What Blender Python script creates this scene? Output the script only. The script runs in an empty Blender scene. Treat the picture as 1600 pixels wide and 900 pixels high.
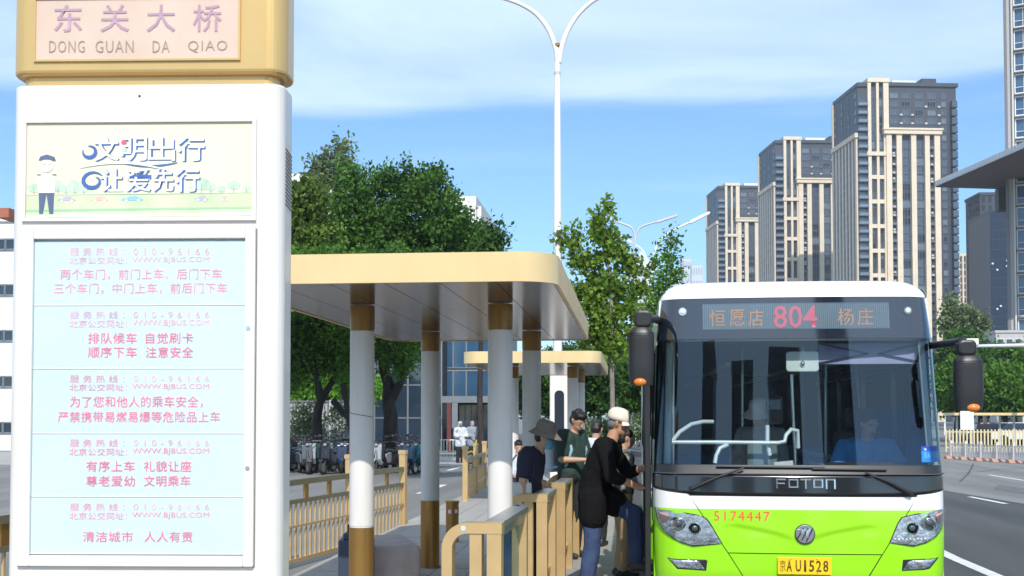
import bpy, bmesh, math, random
import numpy as np
from mathutils import Vector, Matrix, Euler, noise as mnoise

random.seed(7)
np.random.seed(7)
R = math.radians
scene = bpy.context.scene
COL = scene.collection

# ------------------------------------------------------------------ camera
F = 1800.0                      # focal length in pixels of the 1600 px wide photograph
YAW, PITCH = R(5.87), R(2.0)
CAMH = 1.9
cam_d = bpy.data.cameras.new('camera')
cam = bpy.data.objects.new('camera', cam_d)
COL.objects.link(cam)
cam.location = (0, 0, CAMH)
cam.rotation_euler = (R(90) + PITCH, 0, YAW)
cam_d.sensor_width = 36
cam_d.lens = 36 * F / 1600
cam_d.shift_y = (587.1 - 450) / 1600
cam_d.clip_start = 0.1
cam_d.clip_end = 6000
scene.camera = cam

# ------------------------------------------------------------------ light
SUN_AZ, SUN_EL = R(171), R(40)
world = bpy.data.worlds.new('World')
scene.world = world
world.use_nodes = True
wn, wl = world.node_tree.nodes, world.node_tree.links
wn.clear()
def wnode(t, **k):
    n = wn.new(t)
    for a, b in k.items():
        setattr(n, a, b)
    return n
w_out = wnode('ShaderNodeOutputWorld')
w_bg = wnode('ShaderNodeBackground')
w_bg.inputs['Strength'].default_value = 0.145
w_sky = wnode('ShaderNodeTexSky', sky_type='NISHITA', sun_disc=False)
w_sky.sun_elevation = SUN_EL
w_sky.sun_rotation = SUN_AZ
w_sky.altitude = 0
w_sky.air_density = 1.0
w_sky.dust_density = 0.6
w_sky.ozone_density = 2.2
tc = wnode('ShaderNodeTexCoord')
sep = wnode('ShaderNodeSeparateXYZ')
wl.new(tc.outputs['Generated'], sep.inputs[0])
def wmath(op, a, b=None, clamp=False):
    n = wnode('ShaderNodeMath', operation=op, use_clamp=clamp)
    for i, v in enumerate((a, b)):
        if v is None: continue
        if isinstance(v, (int, float)): n.inputs[i].default_value = v
        else: wl.new(v, n.inputs[i])
    return n.outputs[0]
# thin high cloud: projected on a flat layer so that it stretches out towards the horizon
inv = wmath('DIVIDE', 1.0, wmath('MAXIMUM', wmath('ADD', sep.outputs['Z'], 0.06), 0.02))
comb = wnode('ShaderNodeCombineXYZ')
wl.new(wmath('MULTIPLY', sep.outputs['X'], inv), comb.inputs[0])
wl.new(wmath('MULTIPLY', sep.outputs['Y'], inv), comb.inputs[1])
n1 = wnode('ShaderNodeTexNoise'); n1.inputs['Scale'].default_value = 0.9
n1.inputs['Detail'].default_value = 8; n1.inputs['Roughness'].default_value = 0.55
n1.inputs['Distortion'].default_value = 0.6
wl.new(comb.outputs[0], n1.inputs['Vector'])
n2 = wnode('ShaderNodeTexNoise'); n2.inputs['Scale'].default_value = 3.0
n2.inputs['Detail'].default_value = 6
map2 = wnode('ShaderNodeMapping'); map2.inputs['Scale'].default_value = (1.0, 1.0, 9.0)
wl.new(tc.outputs['Generated'], map2.inputs[0]); wl.new(map2.outputs[0], n2.inputs['Vector'])
# edge of the cloud sheet: it begins at about 15 degrees above the horizon
edge = wmath('ADD', wmath('SUBTRACT', sep.outputs['Z'], 0.254), wmath('MULTIPLY', wmath('SUBTRACT', n2.outputs[0], 0.5), 0.05))
edge = wmath('SUBTRACT', edge, wmath('MULTIPLY', sep.outputs['X'], 0.025))
m1 = wnode('ShaderNodeMapRange', interpolation_type='SMOOTHSTEP')
m1.inputs['From Min'].default_value = 0.0; m1.inputs['From Max'].default_value = 0.022
wl.new(edge, m1.inputs['Value'])
m2 = wnode('ShaderNodeMapRange', interpolation_type='SMOOTHSTEP')
m2.inputs['From Min'].default_value = 0.25; m2.inputs['From Max'].default_value = 0.75
m2.inputs['To Min'].default_value = 0.42; m2.inputs['To Max'].default_value = 0.95
wl.new(n1.outputs[0], m2.inputs['Value'])
m3 = wnode('ShaderNodeMapRange', interpolation_type='SMOOTHSTEP')     # faint wisps lower down
m3.inputs['From Min'].default_value = 0.52; m3.inputs['From Max'].default_value = 0.78
m3.inputs['To Min'].default_value = 0.0; m3.inputs['To Max'].default_value = 0.22
wl.new(n2.outputs[0], m3.inputs['Value'])
cm = wmath('MAXIMUM', wmath('MULTIPLY', m1.outputs[0], m2.outputs[0]), m3.outputs[0], clamp=True)
tint = wnode('ShaderNodeMix', data_type='RGBA', blend_type='MULTIPLY')
tint.inputs[0].default_value = 1.0
wl.new(w_sky.outputs[0], tint.inputs[6]); tint.inputs[7].default_value = (0.76, 0.99, 1.2, 1)
mixc = wnode('ShaderNodeMix', data_type='RGBA')
wl.new(cm, mixc.inputs[0]); wl.new(tint.outputs[2], mixc.inputs[6])
mixc.inputs[7].default_value = (5.4, 6.7, 8.0, 1)
wl.new(mixc.outputs[2], w_bg.inputs['Color'])
wl.new(w_bg.outputs[0], w_out.inputs[0])

sun_d = bpy.data.lights.new('sun', 'SUN')
sun_d.energy = 4.0
sun_d.angle = R(0.5)
sun_d.color = (1.0, 0.955, 0.88)
sun = bpy.data.objects.new('sun', sun_d)
COL.objects.link(sun)
sdir = Vector((math.sin(SUN_AZ) * math.cos(SUN_EL), math.cos(SUN_AZ) * math.cos(SUN_EL), math.sin(SUN_EL)))
sun.rotation_euler = sdir.to_track_quat('Z', 'Y').to_euler()
sun.location = (-8, -30, 30)
scene.view_settings.view_transform = 'Standard'
scene.view_settings.look = 'None'
scene.view_settings.exposure = 0.15
scene.view_settings.gamma = 1.0
scene.cycles.max_bounces = 8
scene.cycles.transparent_max_bounces = 16

# ------------------------------------------------------------------ measuring aids
CM = Matrix.Translation(cam.location) @ cam.rotation_euler.to_matrix().to_4x4()
CR = CM.to_3x3()
def ray(px, py):
    return CR @ Vector(((px - 800) / F, (587.1 - py) / F, -1.0))
def at(px, py, Y):
    """world point seen at a pixel of the photo, on the vertical plane y = Y"""
    d = ray(px, py); t = Y / d.y
    return Vector((0, 0, CAMH)) + d * t
def gnd(px, py, z=0.0):
    d = ray(px, py); t = (z - CAMH) / d.z
    return Vector((0, 0, CAMH)) + d * t
def on_plane(px, py, origin, normal):
    d = ray(px, py); o = Vector((0, 0, CAMH))
    t = (origin - o).dot(normal) / d.dot(normal)
    return o + d * t

# ------------------------------------------------------------------ materials
MATS = {}
def mat(name, col, rough=0.5, metal=0.0, var=0.06, scale=4.0, bump=0.0, bscale=40.0, spec=0.5, coat=0.0, emit=None, col2=None, mix_scale=None, stretch=None):
    if name in MATS: return MATS[name]
    m = bpy.data.materials.new(name); m.use_nodes = True
    n, l = m.node_tree.nodes, m.node_tree.links
    b = n['Principled BSDF']
    b.inputs['Roughness'].default_value = rough
    b.inputs['Metallic'].default_value = metal
    b.inputs['Specular IOR Level'].default_value = spec
    b.inputs['Coat Weight'].default_value = coat
    b.inputs['Coat Roughness'].default_value = 0.05
    t = n.new('ShaderNodeTexCoord')
    src = t.outputs['Object']
    if stretch:
        mp = n.new('ShaderNodeMapping'); mp.inputs['Scale'].default_value = stretch
        l.new(src, mp.inputs[0]); src = mp.outputs[0]
    no = n.new('ShaderNodeTexNoise'); no.inputs['Scale'].default_value = mix_scale or scale
    no.inputs['Detail'].default_value = 6
    l.new(src, no.inputs['Vector'])
    r = n.new('ShaderNodeValToRGB')
    c2 = col2 or tuple(min(1, c * (1 + var)) for c in col)
    c1 = col if col2 else tuple(c * (1 - var) for c in col)
    r.color_ramp.elements[0].position = 0.35; r.color_ramp.elements[1].position = 0.65
    r.color_ramp.elements[0].color = (*c1, 1); r.color_ramp.elements[1].color = (*c2, 1)
    l.new(no.outputs[0], r.inputs[0]); l.new(r.outputs[0], b.inputs['Base Color'])
    if bump:
        nb = n.new('ShaderNodeTexNoise'); nb.inputs['Scale'].default_value = bscale
        nb.inputs['Detail'].default_value = 4
        l.new(src, nb.inputs['Vector'])
        bp = n.new('ShaderNodeBump'); bp.inputs['Strength'].default_value = bump
        bp.inputs['Distance'].default_value = 0.01
        l.new(nb.outputs[0], bp.inputs['Height']); l.new(bp.outputs[0], b.inputs['Normal'])
    if emit:
        b.inputs['Emission Color'].default_value = (*emit[0], 1)
        b.inputs['Emission Strength'].default_value = emit[1]
    MATS[name] = m
    return m

def glass_mat(name, tint, gloss=0.9, ior=1.45, rough=0.0, haze=0.0):
    """thin pane: tinted see-through mixed with a mirror by fresnel"""
    if name in MATS: return MATS[name]
    m = bpy.data.materials.new(name); m.use_nodes = True
    n, l = m.node_tree.nodes, m.node_tree.links
    n.clear()
    o = n.new('ShaderNodeOutputMaterial')
    tr = n.new('ShaderNodeBsdfTransparent'); tr.inputs[0].default_value = (*tint, 1)
    gl = n.new('ShaderNodeBsdfGlossy'); gl.inputs['Roughness'].default_value = rough
    gl.inputs[0].default_value = (gloss * .74, gloss * .90, gloss, 1)
    fr = n.new('ShaderNodeFresnel'); fr.inputs[0].default_value = ior
    mx = n.new('ShaderNodeMixShader')
    l.new(fr.outputs[0], mx.inputs[0]); l.new(tr.outputs[0], mx.inputs[1]); l.new(gl.outputs[0], mx.inputs[2])
    last = mx
    if haze:
        df = n.new('ShaderNodeBsdfDiffuse'); df.inputs[0].default_value = (0.5, 0.55, 0.6, 1)
        m2_ = n.new('ShaderNodeMixShader')
        no = n.new('ShaderNodeTexNoise'); no.inputs['Scale'].default_value = 1.5; no.inputs['Detail'].default_value = 5
        tcn = n.new('ShaderNodeTexCoord'); l.new(tcn.outputs['Object'], no.inputs['Vector'])
        ml = n.new('ShaderNodeMath'); ml.operation = 'MULTIPLY'; ml.inputs[1].default_value = haze * 2
        l.new(no.outputs[0], ml.inputs[0]); l.new(ml.outputs[0], m2_.inputs[0])
        l.new(mx.outputs[0], m2_.inputs[1]); l.new(df.outputs[0], m2_.inputs[2]); last = m2_
    l.new(last.outputs[0], o.inputs[0])
    MATS[name] = m
    return m

def leaf_mat(name, c1, c2, trans=0.35):
    if name in MATS: return MATS[name]
    m = bpy.data.materials.new(name); m.use_nodes = True
    n, l = m.node_tree.nodes, m.node_tree.links
    n.clear()
    o = n.new('ShaderNodeOutputMaterial')
    g = n.new('ShaderNodeNewGeometry')
    r = n.new('ShaderNodeValToRGB')
    r.color_ramp.elements[0].color = (*c1, 1); r.color_ramp.elements[1].color = (*c2, 1)
    l.new(g.outputs['Random Per Island'], r.inputs[0])
    t = n.new('ShaderNodeTexCoord'); no = n.new('ShaderNodeTexNoise'); no.inputs['Scale'].default_value = 0.7
    l.new(t.outputs['Object'], no.inputs['Vector'])
    hs = n.new('ShaderNodeHueSaturation')
    mr = n.new('ShaderNodeMapRange'); mr.inputs['From Min'].default_value = .3; mr.inputs['From Max'].default_value = .7
    mr.inputs['To Min'].default_value = 0.7; mr.inputs['To Max'].default_value = 1.25
    l.new(no.outputs[0], mr.inputs[0]); l.new(mr.outputs[0], hs.inputs['Value'])
    l.new(r.outputs[0], hs.inputs['Color'])
    d = n.new('ShaderNodeBsdfPrincipled'); d.inputs['Roughness'].default_value = 0.6; d.inputs['Specular IOR Level'].default_value = 0.25
    tl = n.new('ShaderNodeBsdfTranslucent')
    l.new(hs.outputs[0], d.inputs['Base Color']); l.new(hs.outputs[0], tl.inputs[0])
    mx = n.new('ShaderNodeMixShader'); mx.inputs[0].default_value = trans
    l.new(d.outputs[0], mx.inputs[1]); l.new(tl.outputs[0], mx.inputs[2])
    l.new(mx.outputs[0], o.inputs[0])
    MATS[name] = m
    return m

# ------------------------------------------------------------------ object helpers
def link(o, parent=None):
    COL.objects.link(o)
    if parent is not None: o.parent = parent
    return o
def thing(name, label, cat, loc=(0, 0, 0), rz=0.0, group=None, rot=None):
    o = bpy.data.objects.new(name, None); COL.objects.link(o)
    o.empty_display_size = 0.2
    o.location = loc; o.rotation_euler = rot if rot else (0, 0, rz)
    o['label'] = label; o['category'] = cat
    if group: o['group'] = group
    return o
def tag(o, label, cat, group=None):
    o['label'] = label; o['category'] = cat
    if group: o['group'] = group
    return o
def setting(o, kind='structure'):
    o['kind'] = kind
    return o
def obj(name, me, parent=None, loc=None, rot=None, scale=None, label=None, kind=None):
    o = bpy.data.objects.new(name, me); link(o, parent)
    if loc is not None: o.location = loc
    if rot is not None: o.rotation_euler = rot
    if scale is not None: o.scale = scale
    if label: o['label'] = label
    if kind: o['kind'] = kind
    return o
def children_of(o):
    return KIDS.get(o.name, [])
def copy_tree(o, loc=None, rz=None, label=None, parent=None):
    c = o.copy(); COL.objects.link(c)
    if parent is not None: c.parent = parent
    for ch in list(o.children):
        copy_tree(ch, parent=c)
    if loc is not None: c.location = loc
    if rz is not None: c.rotation_euler = (0, 0, rz)
    if label: c['label'] = label
    return c

class MB:
    """collects shapes; build() makes one mesh object"""
    def __init__(s):
        s.v = []; s.f = []; s.mi = []; s.m = 0; s.sm = []
        s.smooth = False
    def add(s, vs, fs):
        o = len(s.v)
        s.v += [tuple(v) for v in vs]
        for f in fs:
            s.f.append(tuple(i + o for i in f)); s.mi.append(s.m); s.sm.append(s.smooth)
        return s
    def box(s, x0, x1, y0, y1, z0, z1, M=None):
        vs = [(x0,y0,z0),(x1,y0,z0),(x1,y1,z0),(x0,y1,z0),(x0,y0,z1),(x1,y0,z1),(x1,y1,z1),(x0,y1,z1)]
        if M is not None: vs = [M @ Vector(v) for v in vs]
        return s.add(vs, [(0,3,2,1),(4,5,6,7),(0,1,5,4),(1,2,6,5),(2,3,7,6),(3,0,4,7)])
    def bar(s, p, q, w, h, up=(0,0,1)):
        """rectangular bar from p to q: w across, h along up"""
        p, q = Vector(p), Vector(q); d = (q - p).normalized()
        u = Vector(up); sd = d.cross(u)
        if sd.length < 1e-4: sd = d.cross(Vector((1,0,0)))
        sd.normalize(); u = sd.cross(d).normalized()
        a, b = sd * w / 2, u * h / 2
        vs = [p-a-b, p+a-b, p+a+b, p-a+b, q-a-b, q+a-b, q+a+b, q-a+b]
        return s.add(vs, [(0,1,2,3),(7,6,5,4),(0,4,5,1),(1,5,6,2),(2,6,7,3),(3,7,4,0)])
    def tube(s, pts, r, n=8, cap=True):
        pts = [Vector(p) for p in pts]
        rs = r if isinstance(r, (list, tuple)) else [r] * len(pts)
        rings = []
        prev = None
        for i, p in enumerate(pts):
            if i == 0: d = pts[1] - pts[0]
            elif i == len(pts) - 1: d = pts[-1] - pts[-2]
            else: d = (pts[i+1] - pts[i]).normalized() + (pts[i] - pts[i-1]).normalized()
            d.normalize()
            if prev is None:
                a = d.orthogonal().normalized()
            else:
                a = (prev - d * prev.dot(d)).normalized()
            prev = a
            b = d.cross(a)
            rings.append([p + (a * math.cos(2*math.pi*k/n) + b * math.sin(2*math.pi*k/n)) * rs[i] for k in range(n)])
        vs = [v for rg in rings for v in rg]; fs = []
        for i in range(len(pts) - 1):
            for k in range(n):
                k2 = (k + 1) % n
                fs.append((i*n+k, i*n+k2, (i+1)*n+k2, (i+1)*n+k))
        sm = s.smooth; s.smooth = True
        s.add(vs, fs)
        s.smooth = sm
        if cap:
            s.add(rings[0], [tuple(range(n))[::-1]]); s.add(rings[-1], [tuple(range(n))])
        return s
    def cyl(s, c, r, z0, z1, n=24, r2=None):
        return s.tube([(c[0], c[1], z0), (c[0], c[1], z1)], [r, r if r2 is None else r2], n)
    def prism(s, poly, a, b, axis='z', M=None):
        """poly: 2-D points; extruded from a to b along axis. z: (x,y); y: (x,z); x: (y,z)"""
        def P(u, v, w):
            return {'z': (u, v, w), 'y': (u, w, v), 'x': (w, u, v)}[axis]
        n = len(poly)
        vs = [P(u, v, a) for u, v in poly] + [P(u, v, b) for u, v in poly]
        if M is not None: vs = [M @ Vector(v) for v in vs]
        fs = [tuple(range(n))[::-1], tuple(range(n, 2*n))] + [(i, (i+1) % n, (i+1) % n + n, i + n) for i in range(n)]
        return s.add(vs, fs)
    def grid(s, fn, nu, nv, closed_u=False):
        vs = [fn(i / nu, j / nv) for j in range(nv + 1) for i in range(nu + 1)]
        fs = [(j*(nu+1)+i, j*(nu+1)+i+1, (j+1)*(nu+1)+i+1, (j+1)*(nu+1)+i) for j in range(nv) for i in range(nu)]
        sm = s.smooth; s.smooth = True
        s.add(vs, fs); s.smooth = sm
        return s
    def ball(s, c, r, n=12, m=8):
        rx, ry, rz = r if isinstance(r, (list, tuple)) else (r, r, r)
        vs, fs = [], []
        for j in range(m + 1):
            th = math.pi * j / m
            for i in range(n):
                ph = 2 * math.pi * i / n
                vs.append((c[0]+rx*math.sin(th)*math.cos(ph), c[1]+ry*math.sin(th)*math.sin(ph), c[2]+rz*math.cos(th)))
        for j in range(m):
            for i in range(n):
                i2 = (i+1) % n
                fs.append((j*n+i, (j+1)*n+i, (j+1)*n+i2, j*n+i2))
        sm = s.smooth; s.smooth = True
        s.add(vs, fs); s.smooth = sm
        return s
    def mesh(s, name, mats):
        me = bpy.data.meshes.new(name)
        me.from_pydata(s.v, [], s.f)
        for m in (mats if isinstance(mats, (list, tuple)) else [mats]): me.materials.append(m)
        me.polygons.foreach_set('material_index', s.mi)
        me.polygons.foreach_set('use_smooth', s.sm)
        me.update()
        return me
    def build(s, name, mats, parent=None, loc=None, rot=None, bevel=0.0, label=None, kind=None, fix=False, seg=2):
        me = s.mesh(name, mats)
        if fix:
            bm = bmesh.new(); bm.from_mesh(me)
            bmesh.ops.remove_doubles(bm, verts=bm.verts, dist=1e-5)
            bmesh.ops.recalc_face_normals(bm, faces=bm.faces); bm.to_mesh(me); bm.free()
        o = obj(name, me, parent, loc, rot, None, label, kind)
        if bevel:
            md = o.modifiers.new('bevel', 'BEVEL'); md.width = bevel; md.segments = seg; md.limit_method = 'ANGLE'
            md.angle_limit = R(40); md.harden_normals = False
        return o

def crumple(me, fn):
    """push every vertex along its normal by fn(co)"""
    n = len(me.vertices); co = np.zeros(n * 3, np.float32); no = np.zeros(n * 3, np.float32)
    me.vertices.foreach_get('co', co); me.vertex_normals.foreach_get('vector', no)
    co = co.reshape(-1, 3); no = no.reshape(-1, 3)
    d = np.array([fn(Vector(c)) for c in co.tolist()], np.float32)
    me.vertices.foreach_set('co', (co + no * d[:, None]).ravel()); me.update()
def rrect(x0, x1, y0, y1, r, n=6, which=(1,1,1,1)):
    """rounded rectangle outline, counter-clockwise from lower left"""
    pts = []
    for (cx, cy, a0), w in zip(((x0+r, y0+r, 180), (x1-r, y0+r, 270), (x1-r, y1-r, 0), (x0+r, y1-r, 90)), which):
        if not w:
            pts.append(({180: x0, 270: x1, 0: x1, 90: x0}[a0], {180: y0, 270: y0, 0: y1, 90: y1}[a0])); continue
        for k in range(n + 1):
            a = R(a0 + 90 * k / n)
            pts.append((cx + r * math.cos(a), cy + r * math.sin(a)))
    return pts

BENCH = bpy.data.scenes.new('bench')     # small scratch scene, so that evaluating one shape stays quick
def bench(o):
    BENCH.collection.objects.link(o)
    with bpy.context.temp_override(scene=BENCH, view_layer=BENCH.view_layers[0]):
        return bpy.context.evaluated_depsgraph_get()
def flat_text(name, s, x0, x1, z0, z1, y, m, parent, depth=0.0015, bold=0.0, spacing=1.0, label=None, warp=None, keep=False):
    """lettering fitted to a box in the parent's x-z plane, facing -y"""
    cu = bpy.data.curves.new(name, 'FONT'); cu.body = s
    cu.extrude = 0.0; cu.space_character = spacing; cu.resolution_u = 2; cu.offset = bold
    t = bpy.data.objects.new(name + '_tmp', cu); dg = bench(t)
    me = bpy.data.meshes.new_from_object(t.evaluated_get(dg))
    bpy.data.objects.remove(t); bpy.data.curves.remove(cu)
    n = len(me.vertices)
    co = np.zeros(n * 3, dtype=np.float32); me.vertices.foreach_get('co', co); co = co.reshape(-1, 3)
    mn, mx = co.min(0), co.max(0)
    sx = (x1 - x0) / (mx[0] - mn[0]); sz = (z1 - z0) / (mx[1] - mn[1])
    X = x0 + (co[:, 0] - mn[0]) * sx; Z = z0 + (co[:, 1] - mn[1]) * sz
    out = np.zeros_like(co)
    if warp:
        for i in range(n):
            out[i] = warp(X[i], Z[i])
    else:
        out[:, 0] = X; out[:, 1] = y; out[:, 2] = Z
    me.vertices.foreach_set('co', out.ravel()); me.update()
    me.name = name; me.materials.clear(); me.materials.append(m)
    o = obj(name, me, parent, label=label)
    if depth:
        md = o.modifiers.new('thick', 'SOLIDIFY'); md.thickness = depth; md.offset = 0
    return o
# ================================================================== materials used everywhere
M_GOLD = mat('gold_paint', (0.70, 0.46, 0.18), rough=0.26, metal=0.5, var=0.05, scale=2, bump=0.02, bscale=60)
M_GOLD_D = mat('bronze_gold', (0.42, 0.235, 0.07), rough=0.33, metal=0.75, var=0.12, scale=3, bump=0.03, bscale=30, stretch=(1, 1, .25))
M_FASCIA = mat('champagne_fascia', (0.80, 0.60, 0.31), rough=0.35, metal=0.25, scale=3, col2=(0.74, 0.54, 0.27), stretch=(1, 1, .5))
M_RAILGOLD = mat('beige_gold_aluminium', (0.62, 0.43, 0.21), rough=0.32, metal=0.35, var=0.06, scale=5, bump=0.02, bscale=80)
M_SILVER = mat('brushed_silver', (0.62, 0.62, 0.60), rough=0.3, metal=0.85, var=0.08, scale=8)
M_STEEL = mat('stainless', (0.7, 0.72, 0.72), rough=0.22, metal=1.0, var=0.04)
M_WHITE = mat('white_enamel', (0.74, 0.70, 0.66), rough=0.30, var=0.025, scale=1.5, coat=0.3, col2=(0.68, 0.64, 0.59), mix_scale=2.2, stretch=(1, 1, .35), bump=.02, bscale=30)
M_COLWHITE = mat('column_white', (0.72, 0.69, 0.66), rough=0.5, scale=7, bump=0.03, bscale=12, col2=(0.60, 0.565, 0.52), stretch=(1, 1, .12))
M_GOLD_SHADE = mat('bronze_gold_shaded', (0.24, 0.125, 0.03), rough=0.33, metal=0.45, var=0.15, scale=3)  # sleeve bronze darkened to hold the shade under the roof
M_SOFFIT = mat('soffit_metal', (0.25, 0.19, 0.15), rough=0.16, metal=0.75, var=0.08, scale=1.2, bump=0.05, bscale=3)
M_BLACK = mat('black_plastic', (0.018, 0.018, 0.02), rough=0.4, var=0.1)
M_RUBBER = mat('rubber', (0.02, 0.02, 0.02), rough=0.8, var=0.15)
M_CONC = mat('concrete', (0.34, 0.32, 0.30), rough=0.85, var=0.12, scale=3, bump=0.3, bscale=40)
M_STONE = mat('granite', (0.40, 0.36, 0.34), rough=0.7, var=0.1, scale=20, bump=0.15, bscale=90)
M_ASPH = mat('asphalt_old', (0.215, 0.21, 0.205), rough=0.9, scale=0.9, bump=0.5, bscale=60, col2=(0.155, 0.15, 0.148), stretch=(1, .12, 1))
M_ASPHN = mat('asphalt_new', (0.043, 0.043, 0.046), rough=0.8, scale=1.1, bump=0.5, bscale=60, col2=(0.072, 0.071, 0.072), stretch=(1, .1, 1))
M_LINE = mat('road_paint', (0.72, 0.72, 0.70), rough=0.7, var=0.1, scale=6, col2=(0.55, 0.55, 0.53))
M_PAVER = mat('paver', (0.36, 0.345, 0.33), rough=0.85, var=0.12, scale=1.0, bump=0.25, bscale=50)
M_GRASS = mat('grass_soil', (0.07, 0.11, 0.03), rough=0.95, var=0.3, scale=2, bump=0.6, bscale=30)
M_RED = mat('red_print', (0.80, 0.06, 0.16), rough=0.5, var=0.02)
M_PINK = mat('faded_red_print', (0.86, 0.33, 0.42), rough=0.5, var=0.12, scale=9)
M_PINKF = mat('very_faded_red_print', (0.86, 0.46, 0.52), rough=0.5, var=0.12, scale=9)

# ================================================================== ground
def sheet(name, pts, z, m, kind='structure', label=None):
    mb = MB(); mb.add([(x, y, z) for x, y in pts], [tuple(range(len(pts)))])
    o = mb.build(name, m); o['kind'] = kind
    if label: o['label'] = label
    return o
sheet('ground', [(-900, -300), (1200, -300), (1200, 1500), (-900, 1500)], -0.008, M_ASPH)
# new dark asphalt of the bus lane: edge measured on the photograph, curving away to the left
def strip(name, path, w0, w1, z, m, parent=None, kind='structure'):
    """strip along path; from offset w0 to w1 to the right of it"""
    mb = MB(); vs = []
    for i, p in enumerate(path):
        p = Vector((p[0], p[1], 0))
        a = Vector((*path[max(i-1, 0)][:2], 0)); b = Vector((*path[min(i+1, len(path)-1)][:2], 0))
        d = (b - a).normalized(); n = Vector((d.y, -d.x, 0))
        q, r_ = p + n * w0, p + n * w1
        vs += [(q.x, q.y, z), (r_.x, r_.y, z)]
    mb.add(vs, [(2*i, 2*i+1, 2*i+3, 2*i+2) for i in range(len(path)-1)])
    o = mb.build(name, m, parent, kind=kind)
    return o
g1 = gnd(1487, 768); g2 = gnd(1600, 788)
lane_path = [(6.6, -40), (6.9, -10), (7.6, 5), (8.0, 14), (g2.x + .1, g2.y), (g1.x, g1.y), (7.4, 38), (5.6, 55), (1.5, 80), (-8, 120)]
strip('bus_lane', lane_path, -8.6, 0.0, -0.004, M_ASPHN)
e1 = gnd(1490, 872); e2 = gnd(1560, 902)
edge_path = [(4.0, -30), (4.1, 0), (4.15, 8), (e2.x, e2.y), (e1.x, e1.y), (4.45, 22), (4.0, 34), (2.0, 55), (-3, 80)]
strip('lane_edge_line', edge_path, -0.08, 0.10, 0.000, M_LINE)
for k, (a, b) in enumerate((((1545, 742), (1602, 751)), ((1515, 776), (1572, 787)))):
    p, q = gnd(*a), gnd(*b)
    strip('lane_dash', [(p.x, p.y), (q.x, q.y)], -0.07, 0.07, 0.000, M_LINE)
# repairs and cracks in the far carriageway
M_TAR = mat('tar_seal', (.06, .06, .06), rough=.6, var=.2)
for pts in (((1496, 739), (1530, 737), (1560, 733), (1600, 732)), ((1500, 752), (1512, 741), (1518, 731), (1521, 724))):
    P = [gnd(a, b_) for a, b_ in pts]; strip('tar_seam', [(p.x, p.y) for p in P], -.03, .03, -.003, M_TAR)
P = [gnd(*q) for q in ((1560, 757), (1604, 763), (1604, 772), (1552, 764))]
sheet('asphalt_patch', [(p.x, p.y) for p in P], -.0035, mat('asphalt_patch', (.12, .12, .12), rough=.9, var=.1))
# side road on the left with markings
for (a, b, w) in (((655, 771), (694, 757), .1), ((640, 720), (700, 716), .1), ((700, 735), (724, 728), .1)):
    p, q = gnd(*a), gnd(*b)
    strip('side_road_line', [(p.x, p.y), (q.x, q.y)], -w, w, -0.004, M_LINE)

# platform island with kerb stones and paving slabs
PX0, PX1, PY0, PY1 = -3.62, -0.02, -8.0, 34.0
mb = MB(); mb.box(PX0, PX1 - .13, PY0, PY1, 0.0, 0.188)
plat = mb.build('platform', M_CONC); plat['kind'] = 'structure'
kerb_me = MB().box(-0.13, 0, 0, 0.985, -0.03, 0.2).mesh('kerb_stone', M_STONE)
for i in range(int(PY1 - PY0)):
    obj('kerb_stone', kerb_me, plat, (PX1, PY0 + i, 0))
slab_me = MB().box(0.004, 0.396, 0.004, 0.396, 0, 0.012).mesh('paving_slab', M_PAVER)
n = 0
for j in range(32):
    for i in range(8):
        x = PX1 - .13 - .4 * (i + 1); y = 8.4 + .4 * j
        obj('paving_slab', slab_me, plat, (x, y, 0.188 + random.uniform(-.002, .002))); n += 1
mb = MB()
for (ya, yb) in ((-8, 8.4), (21.2, 34)):
    y = ya
    while y < yb - .3:
        for i in range(8):
            x = PX1 - .13 - .4 * (i + 1)
            mb.box(x + .004, x + .396, y + .004, y + .396, 0.189, 0.199)
        y += .4
mb.build('paving', M_PAVER, plat, kind='stuff')

# ================================================================== bus stop sign (totem)
SD = 4.5
sb = CM @ Vector(((232 - 800) / F * SD, 0, -SD)); SRZ = R(4.3)
sign = thing('bus_stop_sign', 'tall white bus stop sign with gold head and red Chinese notices, nearest the camera', 'bus stop sign', (sb.x, sb.y, 0.2), SRZ)
sm_ = Matrix.Translation((sb.x, sb.y, 0.2)) @ Matrix.Rotation(SRZ, 4, 'Z')
s_n = (sm_.to_3x3() @ Vector((0, 1, 0)))
s_inv = sm_.inverted()
def SL(px, py):
    v = s_inv @ on_plane(px, py, sm_.translation, s_n)
    return v.x, v.z
sx0 = SL(12, 500)[0]; sx1 = SL(440, 500)[0]
zb = SL(230, 117)[1]                      # lower edge of the gold head
DEP = 0.21
zt = SL(230, 131)[1] + 0.03
mb = MB()
mb.prism(rrect(sx0, sx1, 0, DEP, 0.055, 6), 0.02, zt - 0.03)
body = mb.build('body', M_WHITE, sign, bevel=0.012)
mb = MB(); mb.prism(rrect(sx0 + .03, sx1 - .03, .02, DEP - .02, 0.05, 5), zt - 0.031, zb + 0.02)
mb.build('neck', M_GOLD, sign)
hz1 = SL(230, -66)[1]
mb = MB(); mb.prism(rrect(sx0 - .004, sx1 + .006, -0.012, DEP + .012, 0.07, 8), zb, hz1)
mb.build('gold_head', M_GOLD, sign, bevel=0.018, seg=3)
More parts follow.
